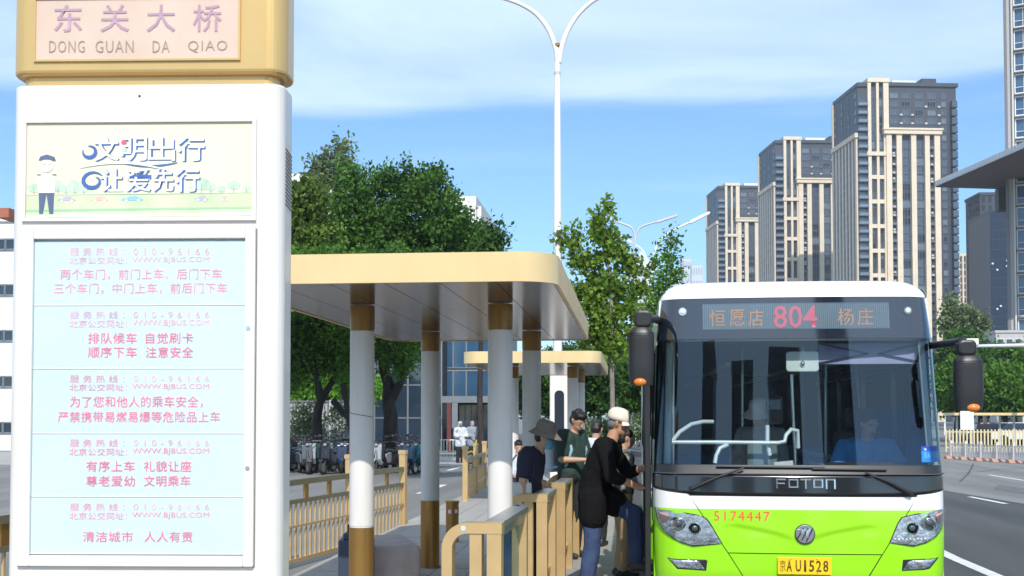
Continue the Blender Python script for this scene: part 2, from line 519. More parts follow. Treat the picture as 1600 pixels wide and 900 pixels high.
# name board on the head
def rect_px(x0, y0, x1, y1):
    a = SL(x0, y0); b = SL(x1, y1)
    return a[0], b[0], b[1], a[1]
M_BOARD = mat('pink_beige_board', (0.60, 0.44, 0.35), rough=0.45, scale=3, col2=(0.66, 0.51, 0.42))
M_PURP = mat('faded_purple_letter', (0.42, 0.27, 0.34), rough=0.5, var=0.06)
M_GREYL = mat('grey_letter', (0.34, 0.25, 0.20), rough=0.5, var=0.06)
x0, x1, z0, z1 = rect_px(60, 2, 374, 93)
fr = MB(); t = .008
fr.box(x0 - t, x0, -0.022, -0.0122, z0 - t, z1 + t); fr.box(x1, x1 + t, -0.022, -0.0122, z0 - t, z1 + t)
fr.box(x0, x1, -0.022, -0.0122, z0 - t, z0); fr.box(x0, x1, -0.022, -0.0122, z1, z1 + t)
nb = MB().box(x0, x1, -0.016, -0.0121, z0, z1).build('name_board', M_BOARD, sign)
fr.build('frame', M_GOLD, nb)
mb = MB(); mb.box(x0, x1, -0.024, -0.0122, z1 + .012, z1 + .05); mb.build('lamp_slot', M_BLACK, sign)
for ch, (a, b) in zip('东关大桥', ((88, 131), (160, 204), (232, 276), (304, 348))):
    xa, xb, za, zc = rect_px(a, 10, b, 52)
    flat_text('name_character', ch, xa, xb, za, zc, -0.0185, M_PURP, nb, bold=0.006, depth=0)
for wd, (a, b) in zip(('DONG', 'GUAN', 'DA', 'QIAO'), ((80, 135), (152, 211), (241, 267), (296, 357))):
    xa, xb, za, zc = rect_px(a, 66, b, 84)
    flat_text('name_word', wd, xa, xb, za, zc, -0.0185, M_GREYL, nb, bold=-0.008, spacing=1.15, depth=0)

# poster with the road safety slogan
x0, x1, z0, z1 = rect_px(42, 193, 396, 340)
M_CREAM = mat('poster_cream', (0.72, 0.67, 0.48), rough=0.5, var=0.03, scale=1.3, col2=(0.72, 0.70, 0.54))
M_PFRAME = mat('pinkish_frame', (0.76, 0.68, 0.64), rough=0.4, var=0.03)
pf = MB(); t = .012
pf.box(x0 - t, x0 + .004, -0.014, 0.004, z0 - t, z1 + t); pf.box(x1 - .004, x1 + t, -0.014, 0.004, z0 - t, z1 + t)
pf.box(x0 + .004, x1 - .004, -0.014, 0.004, z0 - t, z0); pf.box(x0 + .004, x1 - .004, -0.014, 0.004, z1, z1 + t)
po = MB().box(x0 + .001, x1 - .001, -0.003, 0.004, z0 + .0005, z1 - .0005).build('poster', M_CREAM, sign)
pf.build('poster_frame', M_PFRAME, sign)
def pz(py): return SL(220, py)[1]
def pxx(px): return SL(px, 265)[0]
PY_ = -0.0035
def flat_poly(mb, pts, y, th=0.0006):
    mb.prism([(pxx(a), pz(b)) for a, b in pts], y - th, y, axis='y')
    return mb
P_GRN = mat('print_pale_green', (0.58, 0.68, 0.42), rough=.5, var=.12, scale=8)
P_GRN2 = mat('print_green_line', (0.34, 0.56, 0.36), rough=.5, var=.06)
P_TREE = mat('print_tree_green', (0.50, 0.64, 0.50), rough=.5, var=.15, scale=25)
P_TRNK = mat('print_trunk', (0.36, 0.42, 0.36), rough=.5)
P_NAVY = mat('print_navy', (0.10, 0.13, 0.24), rough=.5)
P_BLUE = mat('print_blue', (0.05, 0.13, 0.38), rough=.5, var=.1, scale=20)
P_LBLU = mat('print_light_blue', (0.28, 0.52, 0.76), rough=.5)
P_WHT = mat('print_white', (0.82, 0.83, 0.82), rough=.5)
P_SKIN = mat('print_skin', (0.80, 0.72, 0.60), rough=.5)
P_MAUVE = mat('print_mauve', (0.50, 0.44, 0.55), rough=.5)
P_PNK = mat('print_pink', (0.78, 0.46, 0.42), rough=.5)
P_RED = mat('print_red', (0.75, 0.10, 0.14), rough=.5)
P_TEAL = mat('print_teal', (0.45, 0.72, 0.60), rough=.5)
mb = MB(); flat_poly(mb, [(43, 339), (395, 337), (395, 303), (220, 305), (43, 304)], PY_); mb.build('printed_meadow', P_GRN, po)
mb = MB(); flat_poly(mb, [(43, 331), (395, 327), (395, 324), (43, 327)], PY_ - .0007); flat_poly(mb, [(43, 305), (395, 303), (395, 302), (43, 304)], PY_ - .0007)
mb.build('printed_verge', P_GRN2, po)
mb = MB(); flat_poly(mb, [(43, 339.5), (395, 337.5), (395, 333), (43, 336)], PY_ - .0012); mb.build('printed_edge', P_WHT, po)
def pdisc(mb, cx, cy, r, y, n=14, ry=None, jag=0.0, seed=0):
    rr = random.Random(seed)
    pts = []
    for k in range(n):
        a = 2 * math.pi * k / n; q = 1 + jag * rr.uniform(-1, 1)
        pts.append((cx + r * q * math.cos(a), cy - (ry or r) * q * math.sin(a)))
    return flat_poly(mb, pts, y)
for k, (cx, cy, r) in enumerate(((54, 293, 9), (62, 296, 6), (92, 290, 11), (104, 294, 9), (118, 291, 12), (132, 296, 6), (316, 288, 13), (330, 292, 9), (346, 296, 7), (366, 290, 10), (386, 295, 6), (300, 296, 6))):
    mb = MB(); pdisc(mb, cx, cy, r, PY_ - .0002 - .0001 * (k % 3), 22, r * .75, .14, k); mb.m = 1
    flat_poly(mb, [(cx - .6, 302), (cx + .6, 302), (cx + .4, cy), (cx - .4, cy)], PY_ - .0012)
    mb.build('printed_tree', [P_TREE, P_TRNK], po)
# figure of a traffic officer
mb = MB(); flat_poly(mb, [(63, 334), (69, 334), (74, 302), (79, 334), (85, 334), (86, 300), (62, 300)], PY_ - .0014); mb.m = 0
flat_poly(mb, [(61, 250), (64, 244), (74, 241), (86, 245), (88, 251), (74, 249)], PY_ - .0024)
mb.m = 1; flat_poly(mb, [(61, 301), (87, 301), (88, 274), (80, 271), (68, 271), (59, 274)], PY_ - .0018)
mb.m = 2; pdisc(mb, 74, 258, 10, PY_ - .0016, 16, 11)
mb.m = 0
for ex in (70, 79): pdisc(mb, ex, 257, .9, PY_ - .0024, 8)
for ex in (62, 86): flat_poly(mb, [(ex - 3, 272), (ex + 3, 272), (ex + 3, 274), (ex - 3, 274)], PY_ - .0024)
mb.build('printed_officer', [P_NAVY, P_WHT, P_SKIN], po)
for cx, m_, w in ((106, P_MAUVE, 14), (157, P_PNK, 14), (208, P_LBLU, 17), (316, P_MAUVE, 10), (352, P_PNK, 7)):
    mb = MB(); cy = 311.5
    flat_poly(mb, [(cx - w, cy + 2), (cx - w, cy - 1), (cx - w*.5, cy - 2), (cx - w*.2, cy - 5), (cx + w*.45, cy - 5), (cx + w*.7, cy - 1.5), (cx + w, cy), (cx + w, cy + 2)], PY_ - .0012)
    mb.m = 1
    for q in (-.55, .55): pdisc(mb, cx + q * w, cy + 2.2, 2.0, PY_ - .0020, 10)
    mb.build('printed_car', [m_, P_WHT], po)
# slogan: white letters with a dark blue shadow
for row, (txt, yy0, yy1, spans) in enumerate((('文明出行', 215, 252, ((148, 186), (190, 230), (232, 274), (278, 320))), ('让爱先行', 264, 300, ((158, 194), (198, 236), (240, 272), (275, 312))))):
    for ch, (a, b) in zip(txt, spans):
        xa, xb, za, zc = rect_px(a, yy0, b, yy1)
        d = .0045
        flat_text('slogan_character', ch, xa + d, xb + d, za - d * .6, zc - d * .6, -0.0056, P_BLUE, po, bold=0.02, depth=0)
        flat_text('slogan_character', ch, xa, xb, za, zc, -0.0066, P_WHT, po, bold=0.006, depth=0)
def swirl(pts, w, m_, nm, y):
    mb = MB(); L = []; Rr = []
    for i, p in enumerate(pts):
        a = Vector(pts[max(i-1, 0)]); b = Vector(pts[min(i+1, len(pts)-1)]); d = (b - a).normalized()
        ww = w * math.sin(math.pi * (i + .5) / len(pts)) + .3
        L.append((p[0] - d.y * ww, p[1] + d.x * ww)); Rr.append((p[0] + d.y * ww, p[1] - d.x * ww))
    for i in range(len(pts) - 1):
        flat_poly(mb, [L[i], L[i+1], Rr[i+1], Rr[i]], y)
    return mb.build(nm, m_, po)
swirl([(140 + 10 * math.cos(a), 237 + 9 * math.sin(a)) for a in [R(200) - R(300) * k / 14 for k in range(15)]][::-1], 2.6, P_BLUE, 'slogan_swirl', -.0058)
swirl([(146 + (18 - k * .55) * math.cos(R(330 - 26 * k)), 283 + (15 - k * .5) * math.sin(R(330 - 26 * k))) for k in range(16)], 2.8, P_BLUE, 'slogan_swirl', -.0058)
swirl([(125 + k * 10, 262 - 9 * math.sin(k / 13 * math.pi) + k * .2) for k in range(15)], 1.6, P_WHT, 'slogan_swirl', -.0072)
swirl([(190 + k * 8, 255 + 5 * math.sin(k / 11 * math.pi)) for k in range(12)], 1.3, P_BLUE, 'slogan_swirl', -.0058)
mb = MB(); pdisc(mb, 194, 223, 4, -.0076); mb.build('slogan_dot', P_RED, po)
mb = MB(); pdisc(mb, 194, 234, 4, -.0076); mb.build('slogan_dot', P_TEAL, po)

# notice case
x0, x1, z0, z1 = rect_px(56, 375, 381, 868)
ox0, ox1, oz0, oz1 = rect_px(36, 360, 397, 885)
case = MB()
case.box(ox0, x0, -0.022, 0.0, oz0, oz1); case.box(x1, ox1, -0.022, 0.0, oz0, oz1)
case.box(x0, x1, -0.022, 0.0, oz0, z0); case.box(x0, x1, -0.022, 0.0, z1, oz1)
nc = case.build('notice_case', M_WHITE, sign, bevel=0.004)
M_GAP = mat('dark_joint', (0.20, 0.17, 0.16), rough=.8)
mb = MB(); g = .003
mb.box(ox0 - g, ox1 + g, -0.003, 0.001, oz0 - g, oz0 - .0002); mb.box(ox0 - g, ox1 + g, -0.003, 0.001, oz1 + .0002, oz1 + g)
mb.box(ox0 - g, ox0 - .0002, -0.003, 0.001, oz0, oz1); mb.box(ox1 + .0002, ox1 + g, -0.003, 0.001, oz0, oz1)
mb.build('joint', M_GAP, nc)
M_STRIP = mat('notice_pale_blue', (0.64, 0.745, 0.775), rough=.5, var=.04, scale=1.5, coat=.3)
M_STRIPW = mat('notice_white', (0.78, 0.80, 0.80), rough=.5, var=.02)
rows = [(377, 478), (478, 577), (577, 678), (678, 777), (777, 866)]
notices = [
    (('两个车门，前门上车、后门下车', 96, 348, 421, 437), ('三个车门，中门上车，前后门下车', 86, 356, 443, 459)),
    (('排队候车', 139, 215, 520, 537), ('自觉刷卡', 229, 303, 520, 537), ('顺序下车', 139, 215, 542, 559), ('注意安全', 229, 303, 542, 559)),
    (('为了您和他人的乘车安全，', 111, 318, 619, 637), ('严禁携带易燃易爆等危险品上车', 92, 345, 643, 660)),
    (('有序上车', 136, 212, 720, 737), ('礼貌让座', 226, 300, 720, 737), ('尊老爱幼', 136, 212, 743, 760), ('文明乘车', 226, 299, 743, 760)),
    (('清洁城市', 131, 209, 830, 847), ('人人有责', 227, 302, 830, 847))]
heads = [(387, 400, 402, 413), (486, 498, 500, 512), (586, 598, 600, 611), (686, 698, 700, 712), (786, 798, 800, 812)]
for k, ((ya, yb), lines, hd) in enumerate(zip(rows, notices, heads)):
    za, zc = SL(220, yb)[1], SL(220, ya)[1]
    st = MB(); st.box(x0 + .0005, x1 - .0005, -0.0075 + .0005 * (k % 2), 0.0, za + .009, zc - .001)
    st.m = 1; st.box(x0 + .0005, x1 - .0005, -0.0085, -0.0002, za + .001, za + .0085)
    so = st.build('notice_strip', [M_STRIP, M_STRIPW], nc)
    so['label'] = ('faded notice about two and three door boarding', 'notice about queueing and swiping cards', 'notice forbidding dangerous goods', 'notice about courtesy and giving up seats', 'notice about keeping the city clean')[k]
    yt = -0.0095
    fade = (M_PINKF, M_PINKF, M_PINK, M_PINK, M_PINK)[k]
    for (s_, a, b, u, v, mm) in (('服务热线：', 111, 196, hd[0], hd[1], fade), ('010-96166', 210, 328, hd[0] + 1, hd[1] - 1, M_PINKF),
                           ('北京公交网址：', 110, 200, hd[2], hd[3], fade), ('WWW.BJBUS.COM', 208, 328, hd[2], hd[3] - 1, fade)):
        xa, xb, zd, ze = rect_px(a, u, b, v)
        flat_text('notice_heading', s_, xa, xb, zd, ze, yt, mm, so, depth=0, spacing=1.7 if s_[0] in '服0' else 1.0, bold=0.0)
    for (s_, a, b, u, v) in lines:
        xa, xb, zd, ze = rect_px(a, u, b, v)
        flat_text('notice_line', s_, xa, xb, zd, ze, yt, M_PINK if k == 0 else mat('notice_red', (0.86, 0.20, 0.30), rough=.5, var=.1, scale=9), so, depth=0, bold=0.004, spacing=1.06)
# lock studs and the little screw, louvre slots in the right flank
for (a, b) in ((390, 513), (389, 731)):
    x, z = SL(a, b); mb = MB(); mb.tube([(x, -0.026, z), (x, -0.021, z)], .0085, 14); mb.tube([(x, -0.0275, z), (x, -0.0262, z)], .004, 10)
    mb.build('lock_stud', M_STEEL, nc)
x, z = SL(218, 150); MB().ball((x, 0, z), .005, 10, 6).build('screw', M_BLACK, sign)
xs = sx1
for k in range(15):
    z = SL(447, 232 + k * 6.2)[1]
    MB().bar((xs - .001, .05, z + .012), (xs - .001, .16, z), .006, .006).build('louvre_slot', M_GAP, sign)
gl = MB().box(x0 + .0003, x1 - .0003, -0.0185, -0.0165, rect_px(56, 375, 381, 868)[2] + .0003, rect_px(56, 375, 381, 868)[3] - .0003)
gl.build('cover_glass', glass_mat('case_glass', (0.97, 0.98, 0.985), ior=1.25), nc)
mb = MB(); mb.prism(rrect(sx0 - .05, sx1 + .05, -.05, DEP + .05, .06), 0.0, 0.05); mb.build('plinth', M_STONE, sign)

# ================================================================== shelters
def col_part(parent, x, y, z_floor=0.2, r=0.105, zu=2.44, zl=0.75, soff=2.85):
    c = bpy.data.objects.new('column', None); link(c, parent); c.location = (x, y, 0)
    mb = MB(); mb.cyl((0, 0), r * 1.02, z_floor, z_floor + zl, 28); mb.cyl((0, 0), r * 1.12, z_floor, z_floor + .03, 28); mb.build('base_sleeve', M_GOLD_D, c)
    mb = MB(); mb.cyl((0, 0), r * .97, z_floor + zl + .001, z_floor + zl + .014, 28); mb.cyl((0, 0), r, z_floor + zl + .0145, z_floor + zu - .012, 28); mb.build('shaft', M_COLWHITE, c)
    mb = MB(); mb.cyl((0, 0), r * .96, z_floor + zu - .0118, z_floor + zu, 28); mb.cyl((0, 0), r * 1.02, z_floor + zu + .0002, soff - .002, 28); mb.build('top_sleeve', M_GOLD_SHADE, c)
    return c
def shelter(Y0, Y1, label, col_y):
    X0, X1 = -3.02, -0.515
    s = thing('bus_shelter', label, 'bus shelter', (0, 0, 0.0), group=None)
    out = rrect(X0, X1, Y0, Y1, 0.30, 8)
    inn = rrect(X0 + .03, X1 - .03, Y0 + .03, Y1 - .03, 0.27, 8)
    zb_, zt_ = 2.85, 3.06
    mb = MB(); n = len(out)
    vs = [(x, y, zb_) for x, y in out] + [(x, y, zt_) for x, y in out] + [(x, y, zb_) for x, y in inn] + [(x, y, zt_) for x, y in inn]
    fs = []
    for i in range(n):
        j = (i + 1) % n
        fs += [(i, j, n + j, n + i), (n + i, n + j, 3*n + j, 3*n + i), (2*n + j, 2*n + i, 3*n + i, 3*n + j), (j, i, 2*n + i, 2*n + j)]
    mb.smooth = True
    mb.add(vs, [f for q, f in enumerate(fs) if q % 4 == 0])
    mb.smooth = False
    mb.add(vs, [f for q, f in enumerate(fs) if q % 4])
    fo = mb.build('fascia', M_FASCIA, s)
    # soffit of long metal panels, following the rounded outline
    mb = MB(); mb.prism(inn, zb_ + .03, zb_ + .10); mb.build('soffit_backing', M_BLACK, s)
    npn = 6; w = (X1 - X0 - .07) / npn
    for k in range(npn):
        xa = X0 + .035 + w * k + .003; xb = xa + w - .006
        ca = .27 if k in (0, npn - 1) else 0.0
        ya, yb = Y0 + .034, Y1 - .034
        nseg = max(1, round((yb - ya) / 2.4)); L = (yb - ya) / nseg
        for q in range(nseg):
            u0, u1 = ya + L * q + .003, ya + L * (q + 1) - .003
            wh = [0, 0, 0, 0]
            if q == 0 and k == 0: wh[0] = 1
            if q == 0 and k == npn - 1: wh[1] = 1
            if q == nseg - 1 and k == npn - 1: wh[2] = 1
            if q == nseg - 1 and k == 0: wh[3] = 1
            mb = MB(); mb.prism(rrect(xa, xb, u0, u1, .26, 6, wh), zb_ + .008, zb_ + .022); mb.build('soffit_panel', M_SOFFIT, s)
    mb = MB(); mb.prism(rrect(X0 + .031, X1 - .031, Y0 + .031, Y1 - .031, .27, 8), zb_ + .12, zb_ + .18); mb.build('roof_deck', M_CONC, s)
    for cy in col_y:
        for cx in (-2.25, -1.10):
            col_part(s, cx - (.045 if cy == 9.72 and cx < -2 else 0), cy)
    return s
sh1 = shelter(8.05, 14.5, 'large gold edged bus shelter roof on round columns beside the sign', (9.72, 12.86))
cr = MB()
for k in range(10):
    a0 = R(200 + k * 14); a1 = R(200 + (k + 1) * 14)
    cr.bar((.1055 * math.cos(a0), .1055 * math.sin(a0), 1.93 - .004 * k), (.1055 * math.cos(a1), .1055 * math.sin(a1), 1.926 - .004 * k), .002, .007)
cr.build('tape_seam', M_GAP, sh1, loc=(-2.295, 9.72, 0))
sh2 = shelter(20.5, 27.0, 'smaller looking second bus shelter farther along the platform', (22.1, 25.3))
MB().box(-2.4, -1.7, 21.2, 21.6, .62, .68).build('bench_seat', M_STONE, sh2, bevel=.01)
for q in (-2.3, -1.8): MB().box(q - .04, q + .04, 21.3, 21.5, .2, .62).build('bench_leg', M_SILVER, sh2)

# stone block between the columns
blk = at(600, 868, 11.0)
mb = MB(); mb.box(-.36, .36, -.5, .62, 0, .43)
bo = mb.build('stone_block', mat('pinkish_stone', (0.42, 0.35, 0.33), rough=.75, var=.1, scale=6, bump=.2, bscale=60), None, (-2.56, 11.6, 0.2), (0, 0, R(20)), bevel=0.06, seg=4)
tag(bo, 'pinkish rounded stone block on the platform between shelter columns', 'stone block')
mb = MB(); mb.box(-.16, .16, -.14, .14, 0, .52); mb.box(-.12, .12, -.10, .10, .52, .58)
mb.m = 1; mb.bar((-.08, 0, .66), (.08, 0, .66), .02, .02); mb.bar((-.08, 0, .58), (-.08, 0, .66), .02, .02); mb.bar((.08, 0, .58), (.08, 0, .66), .02, .02)
bo = mb.build('rubbish_bin', [mat('dark_blue_plastic', (0.03, 0.045, 0.08), rough=.5), M_BLACK], None, (-2.62, 10.9, 0.2), (0, 0, R(8)), bevel=.02)
tag(bo, 'dark blue bin partly hidden behind the front left shelter column', 'bin')

# bollard with red and white tape
bp = at(707, 640, 15.5)
bd = thing('bollard', 'short gold bollard wrapped with red and white tape', 'bollard', (bp.x, 15.5, 0.2))
mb = MB(); mb.cyl((0, 0), .088, 0, .52, 24); mb.cyl((0, 0), .094, .5201, .55, 24); mb.build('post', M_GOLD_D, bd, bevel=.006)
M_TW, M_TR = mat('tape_white', (.8, .8, .8), rough=.4), mat('tape_red', (.7, .05, .05), rough=.4)
mb = MB()
for k in range(24):
    a0, a1 = R(15 * k), R(15 * k + 15); sk = math.sin(R(15 * k)) * .015; sk2 = math.sin(R(15 * k + 15)) * .015
    mb.m = (k // 2) % 2; r_ = .0895
    mb.add([(r_*math.cos(a0), r_*math.sin(a0), .40 + sk), (r_*math.cos(a1), r_*math.sin(a1), .40 + sk2), (r_*math.cos(a1), r_*math.sin(a1), .45 + sk2), (r_*math.cos(a0), r_*math.sin(a0), .45 + sk)], [(0, 1, 2, 3)])
mb.build('warning_tape', [M_TW, M_TR], bd)

# ================================================================== gold fences on the left
def gold_fence(p, q, zbase, label, nmod, post_h=1.42, last_post=True, bars=14):
    p, q = Vector((*p, 0)), Vector((*q, 0)); d = (q - p); L = d.length / nmod; ang = math.atan2(d.y, d.x)
    f = thing('gold_fence', label, 'fence', (p.x, p.y, zbase), ang)
    post = MB().box(-.05, .05, -.05, .05, 0, post_h - .06); post.box(-.06, .06, -.06, .06, post_h - .0599, post_h)
    post = post.mesh('post', M_RAILGOLD)
    M_OL = mat('olive_bronze_rail', (0.25, 0.215, 0.14), rough=.35, metal=.5, var=.06)
    tr = MB().box(.0502, L - .0502, -.035, .035, post_h - .33, post_h - .26).mesh('top_rail', M_OL)
    sr = MB().box(.0502, L - .0502, -.03, .03, post_h - .56, post_h - .51).mesh('second_rail', M_OL)
    br = MB().box(.0502, L - .0502, -.02, .02, .12, .17).mesh('bottom_rail', M_RAILGOLD)
    mr = MB().box(.0502, L - .0502, -.034, -.0182, post_h - .86, post_h - .83).mesh('middle_rail', M_RAILGOLD)
    bl = MB().box(-.013, .013, -.012, .012, .1702, post_h - .5602).mesh('baluster', M_RAILGOLD)
    bk = MB().box(-.05, .05, -.015, .015, post_h - .5098, post_h - .3302).mesh('spacer_block', M_GOLD_D)
    for k in range(nmod):
        obj('post', post, f, (L * k, 0, 0))
        for me, nm in ((tr, 'top_rail'), (sr, 'second_rail'), (br, 'bottom_rail'), (mr, 'middle_rail')): obj(nm, me, f, (L * k, 0, 0))
        for j in range(bars): obj('baluster', bl, f, (L * k + .05 + (L - .1) * (j + .5) / bars, 0, 0))
        for j in (.33, .67): obj('spacer_block', bk, f, (L * k + L * j, 0, 0))
    if last_post: obj('post', post, f, (L * nmod, 0, 0))
    return f
fa = at(630, 700, 18.0); fb = Vector((fa.x - .162 * 12.6, 5.4, 0))
gold_fence((fb.x, fb.y), (fa.x, fa.y), -0.06, 'long gold picket fence running from behind the sign to the taller end post', 6)
fc = at(727, 700, 22.8); fd = at(757, 700, 27.4)
gold_fence((fc.x, fc.y), (fd.x, fd.y), 0.0, 'short gold picket fence beyond the gap, left of the middle column', 2, post_h=1.30, bars=12)

# ================================================================== queue barrier of arched rails
def arch_mesh(w=0.40, h=1.0, t=0.115, r=0.17, bw=0.085):
    """flat bar bent over at the left, straight down; seen from the front, thickness t along the street"""
    def out(off, r):
        pts = [(-w + off, 0)]
        for k in range(9):
            a = R(180 - 90 * k / 8); pts.append((-w + off + r - r * (1 + math.cos(a)) + 2 * r * 0 + (r + r * math.cos(a)) * 0 + 0, 0))
        return pts
    o = []; i = []
    for k in range(11):
        a = R(180 - 90 * k / 10)
        o.append((-w + r + r * math.cos(a), h - r + r * math.sin(a)))
        ri = r - bw * .82
        i.append((-w + r + ri * math.cos(a), h - r + ri * math.sin(a)))
    outer = [(-w, 0)] + o + [(0, h)]
    inner = [(-w + bw * .82, 0)] + i + [(0, h - bw * .82)]
    n = len(outer); mb = MB()
    for y in (0, t):
        mb.add([(x, y, z) for x, z in outer] + [(x, y, z) for x, z in inner], [(k, k+1, n+k+1, n+k) if y == 0 else (k, n+k, n+k+1, k+1) for k in range(n-1)])
    mb.smooth = True
    mb.add([(x, 0, z) for x, z in outer] + [(x, t, z) for x, z in outer], [(k, n+k, n+k+1, k+1) for k in range(n-1)])
    mb.add([(x, 0, z) for x, z in inner] + [(x, t, z) for x, z in inner], [(k, k+1, n+k+1, n+k) for k in range(n-1)])
    mb.smooth = False
    mb.add([(0, 0, h), (0, t, h), (0, t, h - bw * .82), (0, 0, h - bw * .82)], [(0, 1, 2, 3)])
    return mb
QH = 1.0
am = arch_mesh(h=QH).mesh('arch_rail', M_RAILGOLD)
qa = at(784, 818, 7.5)
qdir = Vector((math.tan(R(2.0)), 1, 0)).normalized(); qang = -R(2.0)
inner_post = MB().box(-.215, -.135, .01, .10, 0, QH - .0705).mesh('slim_post', M_RAILGOLD)
outer_post = MB().box(-.10, -.004, .004, .111, 0, QH - .0703).mesh('broad_post', M_RAILGOLD)
M_GREENG = glass_mat('green_acrylic', (0.55, 0.80, 0.50), ior=1.45, haze=.06)
M_LIMEB = mat('lime_bar', (0.25, 0.55, 0.06), rough=.4)
low_rail_me = {}
qb = thing('queue_barrier', 'row of arched beige gold queue rails with silver tops between shelter and bus', 'barrier', (qa.x, 7.5, 0.2), qang)
rear_post = MB().box(-.10, -.004, -.09, .0, 0, QH - .0365).mesh('rear_post', M_RAILGOLD)
for k, (y, L) in enumerate(((0, 1.42), (2.8, .85), (4.55, .95), (6.4, .9), (8.2, .9), (10.0, .9), (11.8, .9))):
    obj('arch_rail', am, qb, (0, y, 0)); obj('slim_post', inner_post, qb, (0, y, 0)); obj('broad_post', outer_post, qb, (0, y, 0)); obj('rear_post', rear_post, qb, (0, y + L, 0))
    MB().box(-.13, -.002, .117, L, QH - .035, QH + .002).build('top_plate', M_SILVER, qb, loc=(0, y, 0))
    MB().box(-.09, -.045, .117, L - .091, QH - .12, QH - .0355).build('side_rail', M_SILVER, qb, loc=(0, y, 0))
    MB().box(-.08, -.05, .112, L - .091, .22, .27).build('low_rail', M_RAILGOLD, qb, loc=(0, y, 0))
    if k == 0:
        MB().box(-.069, -.061, .125, L - .10, .29, QH - .13).build('green_panel', M_GREENG, qb, loc=(0, y, 0))
        for z in (.30, .56): MB().box(-.085, -.0695, .125, L - .10, z, z + .035).build('green_bar', M_LIMEB, qb, loc=(0, y, 0))
        MB().box(-.085, -.0695, .125, .15, .3355, .5595).build('green_bar', M_LIMEB, qb, loc=(0, y, 0))
stk = MB().box(-.27, -.24, -.0012, -.0002, QH - .05, QH - .02); so = stk.build('sticker', mat('pale_blue_sticker', (.5, .62, .75), rough=.5), qb)

# concrete kerb ramp by the bus door, scuffed
# ================================================================== the bus
BY = 9.7
bl0 = at(1022, 700, BY); br0 = at(1487, 700, BY)
BXC = (bl0.x + br0.x) / 2; BW = (br0.x - bl0.x) / 2
bus = thing('city_bus', 'green and white city bus showing route 804, front door open at the stop', 'bus', (BXC, BY, 0))
BLEN = 11.5
def BL(px, py):
    v = at(px, py, BY); return v.x - BXC, v.z
def bz(py): return BL(1255, py)[1]
def lerp(t, pts):
    if t <= pts[0][0]: return pts[0][1]
    for (a, b), (c, d) in zip(pts, pts[1:]):
        if t <= c: return b + (d - b) * (t - a) / (c - a)
    return pts[-1][1]
Z_ROOF0 = bz(459); Z_MASK0 = bz(526); Z_WS0 = bz(727); Z_BAND = bz(741); ZB_C = bz(776); ZB_E = bz(766); ZW = bz(797)
def HW(z): return lerp(z, [(0.3, BW * .985), (0.8, BW), (1.5, BW), (2.57, BW * .972), (2.95, BW * .945), (3.05, BW * .93)])
def YF(z): return lerp(z, [(0.3, .07), (0.6, .01), (.9, 0.0), (1.25, 0.015), (1.42, .03), (1.49, .05), (2.57, .21), (2.93, .27), (3.1, .32)])
RC = .20
def S(x, z, off=0.0):
    """point on the bus front: x across, z up; off pushes it out of the surface"""
    w = HW(z); a = min(1.0, abs(x) / w); sgn = 1 if x >= 0 else -1
    e = abs(x) - (w - RC)
    y = YF(z) + .085 * a * a
    nx, ny = 0.0, -1.0
    if e > 0:
        e = min(e, RC * .99999); c = math.sqrt(RC * RC - e * e)
        y += RC - c
        nx, ny = sgn * e / RC, -c / RC
    return Vector((x + nx * off, y + ny * off, z))
def xs_dense(a, b, n):
    return [math.sin((a + (b - a) * i / n) * math.pi / 2) for i in range(n + 1)]
def as_par(r): return math.asin(max(-1, min(1, r))) * 2 / math.pi
def patch(name, m, parent, lo, hi, ra=-1.0, rb=1.0, off=0.0, nx=48, nz=8, thick=0.0, label=None):
    """front panel between curves lo(r) and hi(r) (r = x / half width)"""
    pa, pb = as_par(ra), as_par(rb)
    rr = [math.sin((pa + (pb - pa) * i / nx) * math.pi / 2) for i in range(nx + 1)]
    mb = MB(); mb.smooth = True
    vs = []
    for j in range(nz + 1):
        for r in rr:
            z = lo(r) + (hi(r) - lo(r)) * j / nz
            vs.append(S(r * HW(z), z, off))
    n1_ = nx + 1
    mb.add(vs, [(j*n1_+i, j*n1_+i+1, (j+1)*n1_+i+1, (j+1)*n1_+i) for j in range(nz) for i in range(nx)])
    o = mb.build(name, m, parent, label=label)
    if thick:
        md = o.modifiers.new('thick', 'SOLIDIFY'); md.thickness = thick; md.offset = -1
    return o
def patch2(name, m, parent, z0, z1, xl, xr, off=0.0, nx=24, nz=8, thick=0.0):
    """front panel between heights z0, z1 and side curves xl(z), xr(z) in metres"""
    mb = MB(); mb.smooth = True; vs = []
    for j in range(nz + 1):
        z = z0 + (z1 - z0) * j / nz
        w = HW(z)
        a, b = as_par(xl(z) / w), as_par(xr(z) / w)
        for i in range(nx + 1):
            vs.append(S(math.sin((a + (b - a) * i / nx) * math.pi / 2) * w, z, off))
    n1_ = nx + 1
    mb.add(vs, [(j*n1_+i, j*n1_+i+1, (j+1)*n1_+i+1, (j+1)*n1_+i) for j in range(nz) for i in range(nx)])
    o = mb.build(name, m, parent)
    if thick:
        md = o.modifiers.new('thick', 'SOLIDIFY'); md.thickness = thick; md.offset = -1
    return o
